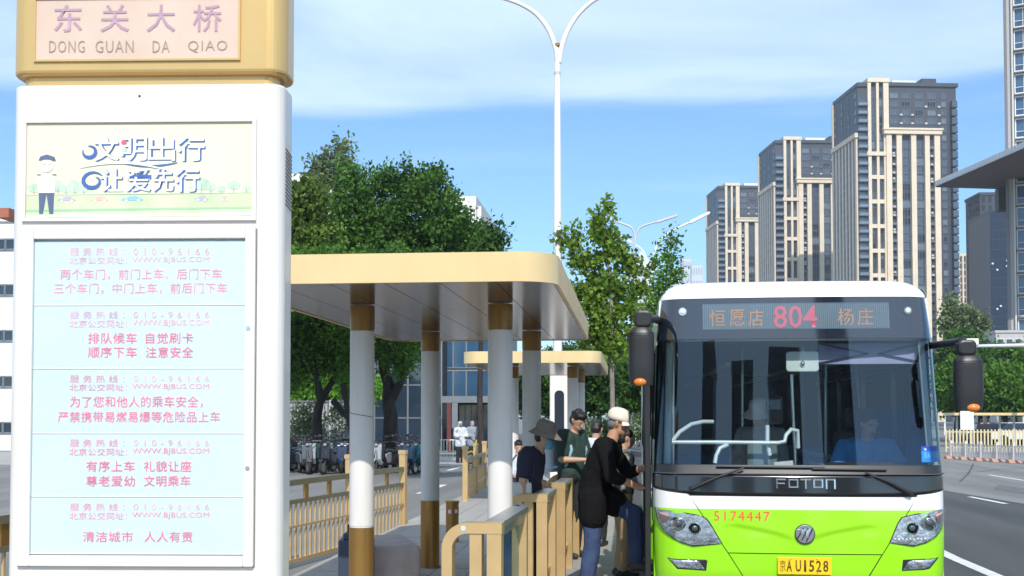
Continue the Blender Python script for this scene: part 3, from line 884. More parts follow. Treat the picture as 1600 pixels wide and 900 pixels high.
def poly_patch(name, m, parent, pts, off, nx=14, nz=12, thick=0.0):
    """convex polygon given in photo pixels, laid on the front surface"""
    P = [BL(a, b) for a, b in pts]
    z0, z1 = min(p[1] for p in P), max(p[1] for p in P)
    def span(z):
        xs_ = []
        for (xa, za), (xb, zb2) in zip(P, P[1:] + P[:1]):
            if (za - z) * (zb2 - z) <= 0 and abs(za - zb2) > 1e-9:
                xs_.append(xa + (xb - xa) * (z - za) / (zb2 - za))
        return (min(xs_), max(xs_)) if xs_ else (0, 0)
    e = (z1 - z0) * 1e-4
    return patch2(name, m, parent, z0 + e, z1 - e, lambda z: span(z)[0], lambda z: span(z)[1], off, nx, nz, thick)

G_LIME = mat('lime_paint', (0.30, 0.73, 0.005), rough=0.22, scale=2.2, coat=0.6, col2=(0.315, 0.70, 0.02), bump=.015, bscale=3)
G_WHITE = mat('bus_white_paint', (0.80, 0.80, 0.79), rough=0.25, var=0.015, scale=1, coat=0.6)
G_MASK = mat('tinted_mask', (0.012, 0.016, 0.026), rough=0.06, var=0.05, coat=1.0, spec=1.0)
G_BLACK = mat('gloss_black_paint', (0.012, 0.012, 0.014), rough=0.14, var=0.1, coat=0.8)
G_SATIN = mat('satin_black', (0.02, 0.02, 0.022), rough=0.35, var=0.1)
G_DARKIN = mat('interior_dark', (0.05, 0.052, 0.055), rough=0.7, var=0.15, bump=.1, bscale=60)
G_DASH = mat('dashboard_brown', (0.075, 0.045, 0.04), rough=0.6, var=0.15, bump=.1, bscale=90)
G_INPANEL = mat('interior_grey', (0.38, 0.40, 0.41), rough=0.6, var=0.05)
G_CHROME = mat('chrome', (0.75, 0.76, 0.78), rough=0.12, metal=1.0, var=0.05)
G_GLASS = glass_mat('windscreen_glass', (0.76, 0.85, 0.88), gloss=1.0, ior=1.72, haze=.003)
G_SIDEGL = glass_mat('side_window_glass', (0.42, 0.50, 0.52), gloss=.95, ior=1.6)
G_LENS = glass_mat('lamp_glass', (0.95, 0.97, 0.98), gloss=1.0, ior=1.5)

k_ = lambda v: (lambda r: v)
zb_lo = lambda r: ZB_C + (ZB_E - ZB_C) * abs(r) ** 5
# backing seen in the gaps between the panels
patch('inner_shell', G_SATIN, bus, k_(.30), k_(Z_WS0 - .02), off=-.014, nz=10)
# roof front cap and roof
def roof_fn(u, v):
    r = math.sin((u * 2 - 1) * math.pi / 2)
    w = HW(Z_ROOF0)
    a = v * math.pi / 2
    drop = .075 * abs(r) ** 14
    z = Z_ROOF0 + (.165 - drop) * math.sin(a)
    shrink = 1 - .05 * (1 - math.cos(a))
    p = S(r * w, Z_ROOF0)
    return Vector((p.x * shrink, p.y + .30 * (1 - math.cos(a)) - .006, z))
mb = MB(); mb.grid(roof_fn, 48, 8)
roof = mb.build('roof', G_WHITE, bus)
mb = MB()
prof = []
for i in range(25):
    r = math.sin((i / 24 * 2 - 1) * math.pi / 2)
    prof.append((roof_fn(i / 24, 1).x, roof_fn(i / 24, 1).z))
def rtop(u, v):
    i = round(u * 24); q = roof_fn(i / 24, 1)
    y0_ = q.y
    return Vector((q.x, y0_ + (BLEN - y0_) * v, q.z))
mb.grid(rtop, 24, 6); mb.build('roof_skin', G_WHITE, roof)
for s_ in (-1, 1):      # roof shoulders down the sides
    mb = MB()
    def sh(u, v, s_=s_):
        a = u * math.pi / 2; w = HW(Z_ROOF0)
        x = s_ * (w * .95 + w * .05 * math.sin(a)); z = Z_ROOF0 + .08 * math.cos(a)
        return Vector((x, .47 + (BLEN - .47) * v, z))
    mb.grid(sh, 6, 4); mb.build('roof_shoulder', G_WHITE, roof)
for (ya, yb, h) in ((2.6, 5.0, .16), (7.2, 9.4, .18)):
    mb = MB(); mb.prism(rrect(-.75, .75, ya, yb, .15, 5), Z_ROOF0 + .12, Z_ROOF0 + .12 + h * .3); mb.build('air_conditioner', G_WHITE, roof, bevel=.03)

# destination mask
mask = patch('destination_mask', G_MASK, bus, k_(Z_MASK0 + .001), k_(Z_ROOF0), nz=8)
x0, za = BL(1101, 512); x1, zc = BL(1401, 467)
M_LED = mat('led_board', (0.07, 0.12, 0.17), rough=.16, var=.05, coat=1.0)
disp = MB(); pts = rrect(x0, x1, za, zc, .035, 5)
def wm(off):
    return lambda x, z: S(x, z, off)
pl = MB(); pl.add([S(x, z, .0025) for x, z in pts], [tuple(range(len(pts)))])
# subdivided board following the bow of the mask
db = patch2('destination_display', M_LED, mask, za, zc, lambda z: x0, lambda z: x1, .003, 24, 4)
grid_mb = MB()
for k in range(96):
    x = x0 + (x1 - x0) * (k + .5) / 96
    a, b = S(x, za + .01, .0042), S(x, zc - .01, .0042)
    grid_mb.add([a, a + Vector((.0035, 0, 0)), b + Vector((.0035, 0, 0)), b], [(0, 1, 2, 3)])
for k in range(15):
    z = za + (zc - za) * (k + .5) / 15
    for q in range(12):
        a, b = S(x0 + (x1 - x0) * q / 12, z, .0044), S(x0 + (x1 - x0) * (q + 1) / 12, z, .0044)
        grid_mb.add([a, b, b + Vector((0, 0, .0035)), a + Vector((0, 0, .0035))], [(0, 1, 2, 3)])
grid_mb.build('led_dot_lines', mat('led_grid', (0.10, 0.14, 0.165), rough=.4), db, kind='stuff')
M_LEDO = mat('led_orange', (0.21, 0.13, 0.09), rough=.5, emit=((1.0, .35, .12), .03))
M_LEDR = mat('led_red', (0.27, 0.055, 0.10), rough=.5, emit=((1.0, .10, .20), .08))
for ch, (a, b) in zip('恒愿店', ((1112, 1137), (1144, 1168), (1174, 1198))):
    xa, zd = BL(a, 507); xb, ze = BL(b, 479); flat_text('led_character', ch, xa, xb, zd, ze, 0, M_LEDO, db, depth=0, warp=wm(.0062), bold=.008)
xa, zd = BL(1214, 510); xb, ze = BL(1284, 472); flat_text('led_number', '804', xa, xb, zd, ze, 0, M_LEDR, db, depth=0, warp=wm(.0062), bold=.012)
for ch, (a, b) in zip('杨庄', ((1317, 1343), (1349, 1375))):
    xa, zd = BL(a, 505); xb, ze = BL(b, 477); flat_text('led_character', ch, xa, xb, zd, ze, 0, M_LEDO, db, depth=0, warp=wm(.0062), bold=.008)
for (a, b) in ((1069, 482), (1432, 480)):
    x, z = BL(a, b); p = S(x, z, .002)
    mb = MB(); mb.tube([p, p + Vector((0, -.014, 0))], .034, 20); mb.m = 1; mb.ball(p + Vector((0, -.012, 0)), (.024, .012, .024), 14, 8)
    mb.build('marker_lamp', [G_CHROME, mat('clear_lamp', (.75, .8, .85), rough=.1, spec=1)], mask)

# windscreen and its black edging
patch('windscreen', G_GLASS, bus, k_(Z_WS0), k_(Z_MASK0), ra=-.992, rb=.992, nx=56, nz=16)
patch('windscreen_edging', G_SATIN, bus, k_(Z_WS0 + .002), k_(Z_MASK0 - .002), ra=-.992, rb=-.958, off=-.006, nx=8, nz=10)
patch('windscreen_edging', G_SATIN, bus, k_(Z_WS0 + .002), k_(Z_MASK0 - .002), ra=.958, rb=.992, off=-.006, nx=8, nz=10)
patch('windscreen_edging', G_SATIN, bus, k_(Z_MASK0 - .02), k_(Z_MASK0 + .0), ra=-.95, rb=.95, off=-.006, nx=30, nz=2)

# black belt below the windscreen
patch('cowl', G_SATIN, bus, k_(Z_BAND), k_(Z_WS0 - .001), off=-.004, nz=3)
belt = patch('front_belt', G_BLACK, bus, lambda r: zb_lo(r) + .001, k_(Z_BAND - .003), off=.004, nz=6, thick=.004)
mb = MB()
for q in range(48):
    r0, r1 = math.sin((q / 48 * 2 - 1) * math.pi / 2), math.sin(((q + 1) / 48 * 2 - 1) * math.pi / 2)
    a, b = S(r0 * HW(Z_BAND), Z_BAND, .010), S(r1 * HW(Z_BAND), Z_BAND, .010)
    mb.bar(a, b, .012, .007)
mb.build('belt_moulding', mat('grey_moulding', (.10, .10, .11), rough=.25, coat=.5), belt)
# maker's lettering FOTON in rounded square strokes
x0, za = BL(1211, 762.5); x1, zc = BL(1308, 748.5)
cw = (x1 - x0) / 5; strokes = {'F': [((.1, 0), (.1, .42)), ((.1, .42), (.1, .92), (.9, .92)), ((.1, .5), (.8, .5))],
 'O': [((.1, .1), (.1, .9), (.9, .9), (.9, .1), (.1, .1))], 'T': [((.05, .92), (.95, .92)), ((.5, .92), (.5, 0))], 'N': [((.1, 0), (.1, .92), (.9, .92), (.9, 0))]}
for k, ch in enumerate('FOTON'):
    mb = MB()
    for st in strokes[ch]:
        P = [S(x0 + cw * (k + .08 + .84 * a), za + (zc - za) * b, .012) for a, b in st]
        for a, b in zip(P, P[1:]):
            d = (b - a).normalized() * .006
            mb.bar(a - d, b + d, .010, .012, up=(0, 0, 1) if abs((b - a).z) < .01 else (1, 0, 0))
    mb.build('maker_letter', G_CHROME, belt)

# bonnet (white top, lime below), side panels, lower panel
def line(pa, pb):
    (xa, za_), (xb, zb2) = BL(*pa), BL(*pb)
    return lambda z: xa + (xb - xa) * (z - za_) / (zb2 - za_)
Lb = line((1078, 776), (1139, 866)); Rb = line((1437, 776), (1381, 866))
Ll = line((1141, 869), (1164, 905)); Rl = line((1379, 869), (1357, 905))
g = .004
zs = bz(866)
z_top = ZB_C - .003
patch2('bonnet_stripe', G_WHITE, bus, ZW, z_top, lambda z: Lb(z) + g, lambda z: Rb(z) - g, 0, 30, 3)
def bon_off():
    pass
bonnet = patch2('bonnet', G_LIME, bus, zs + .004, ZW - .0005, lambda z: Lb(z) + g, lambda z: Rb(z) - g, 0, 60, 24)
# pressed creases of the bonnet
me = bonnet.data
for v in me.vertices:
    x, z = abs(v.co.x), v.co.z
    # crease line from (1141,820) to (1225,850) in the photo, mirrored
    xc = (x - .04) / .62
    if 0 < xc < 1:
        zline = bz(845) + (bz(820) - bz(845)) * min(1, xc * 1.3) ** .6
        d = zline - z
        if d > 0:
            v.co.y -= -.016 * min(1, d / .03) * min(1, (1 - xc) * 4) * min(1, xc * 6) * max(0, 1 - d / .30)
lower = patch2('lower_panel', G_LIME, bus, .34, zs - .004, lambda z: Ll(z) + g, lambda z: Rl(z) - g, -.006, 30, 10)
for s_ in (-1, 1):
    def inner(z, s_=s_):
        q = (Lb(z) if s_ < 0 else Rb(z)) if z > zs else (Ll(z) if s_ < 0 else Rl(z))
        return q + s_ * g
    if s_ < 0:
        A = (lambda z: -HW(z) * .99999); B = (lambda z: inner(z))
    else:
        A = (lambda z: inner(z)); B = (lambda z: HW(z) * .99999)
    # white part follows the drooping belt edge
    mb = MB(); mb.smooth = True; vs = []; NX, NZ = 24, 5
    for j in range(NZ + 1):
        for i in range(NX + 1):
            t = i / NX
            zt_ = zb_lo(1.0) ; zz_ = ZW + (ZB_C - .003 - ZW) * j / NZ
            a, b = A(zz_), B(zz_); w = HW(zz_)
            pa, pb = as_par(a / w), as_par(b / w); r = math.sin((pa + (pb - pa) * t) * math.pi / 2)
            top = zb_lo(r) - .002
            z = ZW + (top - ZW) * j / NZ
            vs.append(S(r * HW(z), z, 0))
    mb.add(vs, [(j*(NX+1)+i, j*(NX+1)+i+1, (j+1)*(NX+1)+i+1, (j+1)*(NX+1)+i) for j in range(NZ) for i in range(NX)])
    mb.build('corner_stripe', G_WHITE, bus)
    cp = patch2('corner_panel', G_LIME, bus, .34, ZW - .0005, A, B, 0, 30, 30)
patch('valance', G_SATIN, bus, k_(.26), k_(.338), off=-.01, nz=2)

# fleet number on the bonnet
x0, za = BL(1116, 814); x1, zc = BL(1203, 799.5)
flat_text('fleet_number', '5174447', x0, x1, za, zc, 0, mat('fleet_red', (0.80, 0.07, 0.05), rough=.4), bonnet, depth=0, warp=wm(.0025), spacing=1.15)
# badge: silver disc with slanted facets
cx, cz = BL(1257.5, 834.5); p = S(cx, cz, .002); rr_ = .082
mb = MB(); mb.tube([p + Vector((0, .01, 0)), p + Vector((0, -.012, 0))], [rr_, rr_], 40)
mb.m = 1; mb.tube([p + Vector((0, -.0121, 0)), p + Vector((0, -.016, 0))], [rr_ * .93, rr_ * .86], 40)
bdg = mb.build('badge', [G_SATIN, mat('badge_silver', (.50, .50, .54), rough=.28, metal=.9)], bonnet)
mb = MB()
for k, (xo, top, bot) in enumerate(((-.048, .042, -.002), (-.012, .046, -.032), (.026, .046, -.052))):
    y = p.y - .019
    mb.add([(cx + xo - .012, y, cz + top), (cx + xo + .024, y, cz + top), (cx + xo + .002, y, cz + bot + .02), (cx + xo - .022, y - .006, cz + bot + .035)], [(3, 2, 1, 0)])
mb.build('badge_facet', mat('badge_light', (.85, .86, .9), rough=.15, metal=.9), bdg)
mb = MB()
for xo in (-.030, .006, .043):
    mb.bar((cx + xo + .018, p.y - .0185, cz + .048), (cx + xo - .034, p.y - .0185, cz - .048 - xo * .3), .003, .010, up=(1, 0, 0))
mb.build('badge_slot', G_SATIN, bdg)
# number plate
x0, za = BL(1215, 897); x1, zc = BL(1299, 871)
yp = S(0, zs - .05).y - .012
plt_ = MB().box(x0, x1, yp - .003, yp, za, zc).build('number_plate', mat('plate_yellow', (0.83, 0.56, 0.01), rough=.35, var=.02), bus, bevel=.002)
M_PLT = mat('plate_lettering', (0.10, 0.055, 0.005), rough=.5)
zA, zB = BL(1255, 893)[1], BL(1255, 875)[1]
for ch, a, b in (('京', 1218, 1227.5), ('A', 1229, 1237), ('U', 1243, 1251.5), ('1', 1256, 1259.5), ('5', 1264, 1272), ('2', 1275, 1283), ('8', 1286, 1294)):
    xa, xb = BL(a, 885)[0], BL(b, 885)[0]
    flat_text('plate_character', ch, xa, xb, zA, zB, yp - .0045, M_PLT, plt_, depth=.001, bold=.02 if ch in 'AU1528' else 0)
for (a, b) in ((1235, 873.3), (1276, 873.3), (1237, 895), (1277, 895), (1240.3, 884)):
    x, z = BL(a, b); MB().ball((x, yp - .004, z), .006 if b != 884 else .003, 8, 6).build('plate_bolt', G_CHROME, plt_)

# headlights and fog lamps
M_REF = mat('lamp_reflector', (0.50, 0.51, 0.56), rough=.16, metal=.8, var=.3, scale=18, bump=.9, bscale=26, col2=(.82, .82, .86))
M_INDI = mat('indicator_pink', (0.80, 0.42, 0.34), rough=.2, var=.2, scale=20)
hl = {-1: [(1026, 796), (1100, 808), (1108, 817), (1128, 851), (1083, 853), (1060, 846), (1040, 832), (1030, 816)],
      1: [(1484, 796), (1484, 806), (1478, 826), (1465, 840), (1448, 849), (1430, 853), (1391, 852), (1406, 818), (1413, 809)]}
for s_, P in hl.items():
    cxp = sum(p[0] for p in P) / len(P); cyp = sum(p[1] for p in P) / len(P)
    grow = [(cxp + (a - cxp) * 1.05, cyp + (b - cyp) * 1.07) for a, b in P]
    h = poly_patch('headlight', G_SATIN, bus, grow, .0015)
    poly_patch('reflector', M_REF, h, P, .004, 20, 16)
    for (a, b, r_) in (((1060, 819, .062), (1086, 826, .052)) if s_ < 0 else ((1453, 818, .062), (1427, 826, .052))):
        x, z = BL(a, b); p = S(x, z, .004); pn = (S(x, z, 1) - S(x, z, 0)).normalized()
        mb = MB(); mb.tube([p, p + pn * .012, p + pn * .012], [r_, r_, r_ * .8], 26, cap=False); mb.tube([p + pn * .012, p + pn * .002], [r_ * .8, r_ * .3], 26)
        mb.m = 1; mb.ball(p + pn * .006, (r_ * .55, .02, r_ * .55), 16, 10)
        mb.build('lamp_bowl', [G_CHROME, mat('projector_lens', (.05, .055, .07), rough=.05, spec=1, coat=1)], h)
    ip = [(1032, 802), (1047, 805), (1043, 818), (1036, 820)] if s_ < 0 else [(1479, 802), (1466, 805), (1469, 818), (1475, 820)]
    poly_patch('indicator', M_INDI, h, ip, .009, 5, 5)
    mb = MB()
    for k in range(9):
        a = (1068 + k * 6, 843 + (k % 2)) if s_ < 0 else (1400 + k * 6, 843 + (k % 2))
        x, z = BL(*a); mb.ball(S(x, z, .008), .009, 8, 6)
    mb.build('led_row', mat('clear_led', (.8, .82, .85), rough=.15, spec=1), h, kind='stuff')
    poly_patch('lens_cover', G_LENS, h, P, .022, 20, 10)
    fp = [(1046, 875), (1092, 877), (1102, 891), (1062, 890)] if s_ < 0 else [(1467, 875), (1423, 877), (1413, 892), (1453, 890)]
    fo_ = [(1043, 873), (1106, 875.5), (1104, 893), (1060, 892)] if s_ < 0 else [(1473, 873), (1413, 875.5), (1411, 893.5), (1455, 892)]
    fg = poly_patch('fog_lamp', G_SATIN, bus, fo_, .0015)
    poly_patch('fog_reflector', M_REF, fg, fp, .005, 10, 8)
    poly_patch('fog_lens', G_LENS, fg, fp, .010, 8, 6)

# wipers
M_WIP = mat('wiper_black', (.015, .015, .016), rough=.4)
for (base, tip, b0, b1) in (((1080, 764), (1163, 731), (1120, 729.5), (1290, 731)), ((1424, 771), (1352, 738), (1270, 733), (1388, 735))):
    w = bpy.data.objects.new('wiper', None); link(w, bus)
    def SP(a, off): x, z = BL(*a); return S(x, z, off)
    mb = MB(); p0 = SP(base, .0); p1 = SP(base, .05); p2 = SP(((base[0]*.55+tip[0]*.45), (base[1]*.55+tip[1]*.45) - 2), .055); p3 = SP(tip, .04)
    mb.tube([p0, p1], .022, 12); mb.tube([p1, p2, p3], [.016, .012, .008], 8); mb.build('wiper_arm', M_WIP, w)
    mb = MB(); q = [SP((b0[0] + (b1[0] - b0[0]) * k / 12, b0[1] + (b1[1] - b0[1]) * k / 12), .014) for k in range(13)]
    mb.tube(q, .008, 6); mb.build('wiper_blade', M_WIP, w)

# blue pass sticker in the corner of the windscreen
x0, za = BL(1446, 723); x1, zc = BL(1479, 698)
stc = patch2('pass_sticker', mat('sticker_blue', (.03, .36, .90), rough=.3), bus, za, zc - .04, lambda z: x0, lambda z: x1, -.004, 10, 4)
patch2('sticker_head', mat('sticker_navy', (.04, .10, .65), rough=.3), stc, zc - .04, zc, lambda z: x0, lambda z: x1, -.004, 10, 2)
flat_text('sticker_text', '京AU1528', x0 + .018, x1 - .006, za + .03, za + .085, 0, mat('sticker_letter', (.35, .75, .95), rough=.5), stc, depth=0, warp=wm(-.0025), bold=.01)
pcx, pcz = BL(1452, 703); mb = MB(); p = S(pcx, pcz, -.0028); mb.tube([p, p + Vector((0, -.0008, 0))], .012, 12); mb.build('sticker_emblem', mat('sticker_white', (.7, .85, .95), rough=.5), stc)

# sides -------------------------------------------------------------
YS = lambda z: S(HW(z) * .99999, z).y
DOOR0, DOOR1 = .62, 1.80
def side(s_):
    w = bpy.data.objects.new('side_wall', None); link(w, bus)
    X = s_ * BW; Xi = s_ * (BW - .05)
    lo_, hi_ = sorted((X, Xi))
    spans = [(YS(.8) + .001, DOOR0), (DOOR1, BLEN)] if s_ < 0 else [(YS(.8) + .001, BLEN)]
    wheels_y = (2.45, 8.4)
    for (a, b) in spans:
        # lower skirt with wheel openings
        pts = [(a, .34)]
        for wy in wheels_y:
            if a < wy < b:
                pts += [(wy - .56, .34)] + [(wy - .56 * math.cos(R(15 * k)), .46 + .56 * math.sin(R(15 * k))) for k in range(13)] + [(wy + .56, .34)]
        pts += [(b, .34), (b, ZW), (a, ZW)]
        mb = MB(); mb.prism(pts, lo_, hi_, axis='x'); mb.build('skirt', G_LIME, w)
        mb = MB(); mb.box(lo_, hi_, a, b, ZW + .0005, 1.40); mb.build('waist', G_WHITE, w)
    zt2 = 2.52
    pil = [YS(1.6), .58] if s_ < 0 else [YS(1.6), 1.9]
    mbp = []
    ypos = (.55, 1.82, 3.3, 4.8, 6.3, 7.8, 9.3, 10.9) if s_ < 0 else (1.85, 3.3, 4.8, 6.3, 7.8, 9.3, 10.9)
    for yv in ypos:
        MB().box(lo_, hi_, yv, yv + .08, 1.4005, zt2).build('window_pillar', G_BLACK, w)
    for a, b in zip(ypos, ypos[1:]):
        if s_ < 0 and a == .55: continue
        MB().box(*sorted((X - s_ * .02, X - s_ * .026)), a + .0805, b - .0005, 1.4005, zt2).build('side_window', G_SIDEGL, w)
    if s_ > 0:
        MB().box(*sorted((X - s_ * .02, X - s_ * .026)), .50, 1.849, 1.4005, zt2).build('side_window', G_SIDEGL, w)
    MB().box(*sorted((X - s_ * .02, X - s_ * .026)), 10.9805, BLEN, 1.4005, zt2).build('side_window', G_SIDEGL, w)
    # cant rail, tapering in like the front
    xt = s_ * HW(Z_ROOF0)
    mb = MB(); a, b = .47, BLEN
    mb.add([(X * HW(zt2) / BW, a, zt2 + .0005), (X * HW(zt2) / BW, b, zt2 + .0005), (xt, b, Z_ROOF0), (xt, a, Z_ROOF0), (Xi * HW(zt2) / BW, a, zt2 + .0005), (Xi * HW(zt2) / BW, b, zt2 + .0005), (xt - s_ * .05, b, Z_ROOF0), (xt - s_ * .05, a, Z_ROOF0)],
           [(0, 1, 2, 3), (4, 7, 6, 5), (0, 3, 7, 4), (1, 5, 6, 2), (0, 4, 5, 1), (3, 2, 6, 7)])
    mb.build('cant_rail', G_WHITE, w, fix=True)
    for ch in w.children:       # the sides lean inwards above the waist, like the front
        if ch.name.startswith('cant'): continue
        for v in ch.data.vertices:
            if v.co.z > 1.5: v.co.x *= HW(v.co.z) / BW
    for wy in wheels_y:
        wh = bpy.data.objects.new('wheel', None); link(wh, bus); wh.location = (s_ * (BW - .17), wy, .47)
        mb = MB()
        prof_ = [(.30, -.14), (.44, -.13), (.47, -.10), (.47, .10), (.44, .13), (.30, .14)]
        n = 28; vs = [(x, r_ * math.cos(2*math.pi*k/n), r_ * math.sin(2*math.pi*k/n)) for r_, x in prof_ for k in range(n)]
        fs = [(i*n+k, i*n+(k+1)%n, (i+1)*n+(k+1)%n, (i+1)*n+k) for i in range(len(prof_)-1) for k in range(n)]
        mb.smooth = True; mb.add(vs, fs); mb.build('tyre', M_RUBBER, wh)
        mb = MB(); mb.tube([(-.10, 0, 0), (.10, 0, 0)], .30, 28); mb.tube([(s_ * .10, 0, 0), (s_ * .14, 0, 0)], .11, 16)
        for k in range(8): mb.ball((s_ * .105, .17 * math.cos(k * math.pi / 4), .17 * math.sin(k * math.pi / 4)), .02, 8, 5)
        mb.build('rim', M_SILVER, wh)
side(-1); side(1)
mb = MB(); mb.box(-BW + .001, BW - .001, BLEN + .0005, BLEN + .05, .34, Z_ROOF0 + .05); mb.build('rear_wall', G_WHITE, bus)

# open door leaves, standing out from the side
for (ya, yb) in ((.30, .72), (1.72, 2.16)):
    d = bpy.data.objects.new('door_leaf', None); link(d, bus)
    xa = -BW - .07
    mb = MB(); mb.box(xa, xa + .045, ya, ya + .05, .36, 2.74); mb.box(xa, xa + .045, yb - .05, yb, .36, 2.74)
    mb.box(xa, xa + .045, ya + .05, yb - .05, .36, .50); mb.box(xa, xa + .045, ya + .05, yb - .05, 2.66, 2.74); mb.build('door_frame', G_SATIN, d, bevel=.006)
    MB().box(xa + .02, xa + .026, ya + .0505, yb - .0505, .5005, 2.6595).build('door_glass', G_SIDEGL, d)
    MB().tube([(xa + .07, ya + .09, 1.0), (xa + .07, ya + .09, 1.7)], .012, 8).build('door_handle', M_STEEL, d)
# interior ----------------------------------------------------------
inn = bpy.data.objects.new('cabin', None); link(inn, bus)
MB().box(-BW + .06, BW - .06, .45, BLEN - .01, .33, .37).build('floor', mat('bus_floor', (.16, .17, .18), rough=.6), inn)
MB().box(-BW * .9, BW * .9, .55, BLEN - .01, 2.66, 2.70).build('ceiling', G_INPANEL, inn)
MB().box(-BW + .07, BW - .07, BLEN - .09, BLEN - .03, .38, 2.62).build('rear_panel', G_DARKIN, inn)
# dashboard hugging the windscreen foot
mb = MB()
def dash(u, v):
    r = (u * 2 - 1) * .93; w = HW(1.5)
    y0_ = S(r * w, Z_WS0 - .01).y + .03
    return Vector((r * w, y0_ + v * (.95 - y0_ if r > 0 else .70 - y0_), Z_WS0 - .04 - .03 * v + (.06 * v if r > .25 else 0)))
mb.grid(dash, 30, 5); mb.build('dashboard', G_DASH, inn)
MB().box(-.1, BW - .1, .70, .95, .38, 1.42).build('instrument_console', G_DARKIN, inn, bevel=.04)
MB().box(-BW + .12, -.3, .45, .62, .38, 1.15).build('front_panel_inner', G_DARKIN, inn)
x0, z0_ = BL(1258, 720); x1, z1_ = BL(1282, 708)
MB().box(x0 - .02, x1 + .02, .62, .64, 1.45, 1.50).build('paper_card', mat('paper', (.75, .76, .74), rough=.7), inn, rot=(0, R(-6), 0))
def interior(px, py, y):       # local point at depth y behind the front plane
    v = at(px, py, BY + y); return Vector((v.x - BXC, y, v.z))
def rail(name, pts, r=.019, m=M_STEEL):
    mb = MB(); mb.tube([interior(*p) for p in pts], r, 10); return mb.build(name, m, inn)
M_HAND = mat('pale_handrail', (.80, .84, .83), rough=.35, metal=.1)
rail('handrail', [(1042, 691, .75), (1120, 691, .75), (1215, 692, .75), (1226, 690, .76), (1228, 680, .78), (1236, 671, .80), (1246, 673, .82), (1247, 700, .84)], m=M_HAND)
rail('handrail', [(1050, 690, .75), (1062, 675, .8), (1080, 663, .85), (1098, 659, .9), (1114, 659, .95)], m=M_HAND)
rail('handrail', [(1137, 695, .75), (1125, 700, .72), (1119, 712, .70), (1117, 724, .68)], m=M_HAND)
rail('handrail', [(1199, 664, .8), (1199, 690, .8), (1203, 712, .78)], m=M_HAND)
rail('pole', [(1237, 585, 1.1), (1239, 640, 1.1), (1242, 705, 1.1), (1243, 760, 1.1)], .016)
rail('pole', [(1052, 540, 1.9), (1052, 760, 1.9)], .016)
rail('pole', [(1160, 545, 3.6), (1160, 745, 3.6)], .016)
rail('pole', [(1290, 545, 4.6), (1290, 745, 4.6)], .016)
# fare machine on a post
p = interior(1210, 640, 1.0)
mb = MB(); mb.box(p.x - .07, p.x + .07, p.y - .05, p.y + .07, p.z - .13, p.z + .12); fm = mb.build('fare_machine', G_BLACK, inn, bevel=.015)
mb = MB(); mb.box(p.x - .05, p.x + .05, p.y - .054, p.y - .0505, p.z, p.z + .09); mb.build('fare_screen', mat('screen_grey', (.16, .22, .26), rough=.15), fm)
p = interior(1190, 705, 1.0)
mb = MB(); mb.box(p.x - .14, p.x + .13, p.y - .1, p.y + .16, .38, p.z + .08); mb.build('fare_box', mat('fare_box_grey', (.20, .24, .23), rough=.35), inn, bevel=.02)
# rear view mirror inside, pale
a = interior(1228, 581, .42); b = interior(1279, 549, .42)
mb = MB(); mb.prism(rrect(a.x, b.x, a.z, b.z, .03, 5), .40, .425, axis='y'); im = mb.build('inner_mirror', mat('cream_plastic', (.82, .82, .74), rough=.35), inn, bevel=.008)
a2 = interior(1254, 525, .42); b2 = interior(1254, 568, .39)
MB().tube([a2, (a2.x, .40, b2.z + .05), b2], .008, 8).build('mirror_stem', M_STEEL, im); MB().ball(b2, .022, 10, 8).build('mirror_joint', M_STEEL, im)
# lilac sun blind with scissor struts
a = interior(1279, 569, .40); b = interior(1442, 536, .40)
MB().box(a.x, b.x, .40, .405, a.z, b.z).build('sun_blind', mat('lilac_blind', (.42, .38, .56), rough=.7), inn)
mb = MB(); mx_ = (a.x + b.x) / 2 + .02
for s_ in (-1, 1):
    xe = a.x if s_ < 0 else b.x
    mb.bar((xe, .385, a.z + .01), (mx_ + s_ * .04, .385, (a.z + b.z) / 2), .008, .010); mb.bar((xe, .385, b.z), (mx_ + s_ * .04, .385, (a.z + b.z) / 2), .008, .010)
mb.build('blind_strut', G_SATIN, inn)
# steering wheel and driver's seat
c = interior(1357, 706, 1.02); c.z = 1.36
tilt = Matrix.Translation(c) @ Matrix.Rotation(R(-28), 4, 'X')
mb = MB(); mb.tube([tilt @ Vector((.24 * math.cos(2*math.pi*k/28), .24 * math.sin(2*math.pi*k/28), 0)) for k in range(29)], .016, 8, cap=False)
for a in (90, 210, 330): mb.bar(tilt @ Vector((0, 0, -.02)), tilt @ Vector((.23 * math.cos(R(a)), .23 * math.sin(R(a)), 0)), .04, .012)
mb.ball(tilt @ Vector((0, 0, -.02)), .06, 12, 8); mb.build('steering_wheel', M_BLACK, inn)
dsx = interior(1352, 640, 1.6).x
mb = MB(); mb.box(dsx - .25, dsx + .25, 1.35, 1.85, .95, 1.07); mb.box(dsx - .25, dsx + .25, 1.86, 1.98, 1.0, 1.75); mb.box(dsx - .15, dsx + .15, 1.87, 1.97, 1.78, 1.98); mb.box(dsx - .18, dsx + .18, 1.45, 1.8, .38, .949)
mb.build('driver_seat', G_DARKIN, inn, bevel=.05)
MB().box(dsx - .45, dsx - .42, 1.2, 2.2, .38, 1.45).build('driver_partition', G_INPANEL, inn, bevel=.01)
seat = MB(); seat.box(-.22, .22, -.22, .2, .40, .46); seat.box(-.22, .22, .16, .22, .461, 1.0); seat_me = seat.mesh('passenger_seat', mat('seat_blue', (.04, .10, .28), rough=.6))
for i in range(9):
    for x in (-.98, -.50, .50, .98):
        if i == 0 and x < 0: continue
        obj('passenger_seat', seat_me, inn, (x * .92, 3.1 + i * .82, .36))
rail_y = [(-.42, 2.42), (.42, 2.42)]
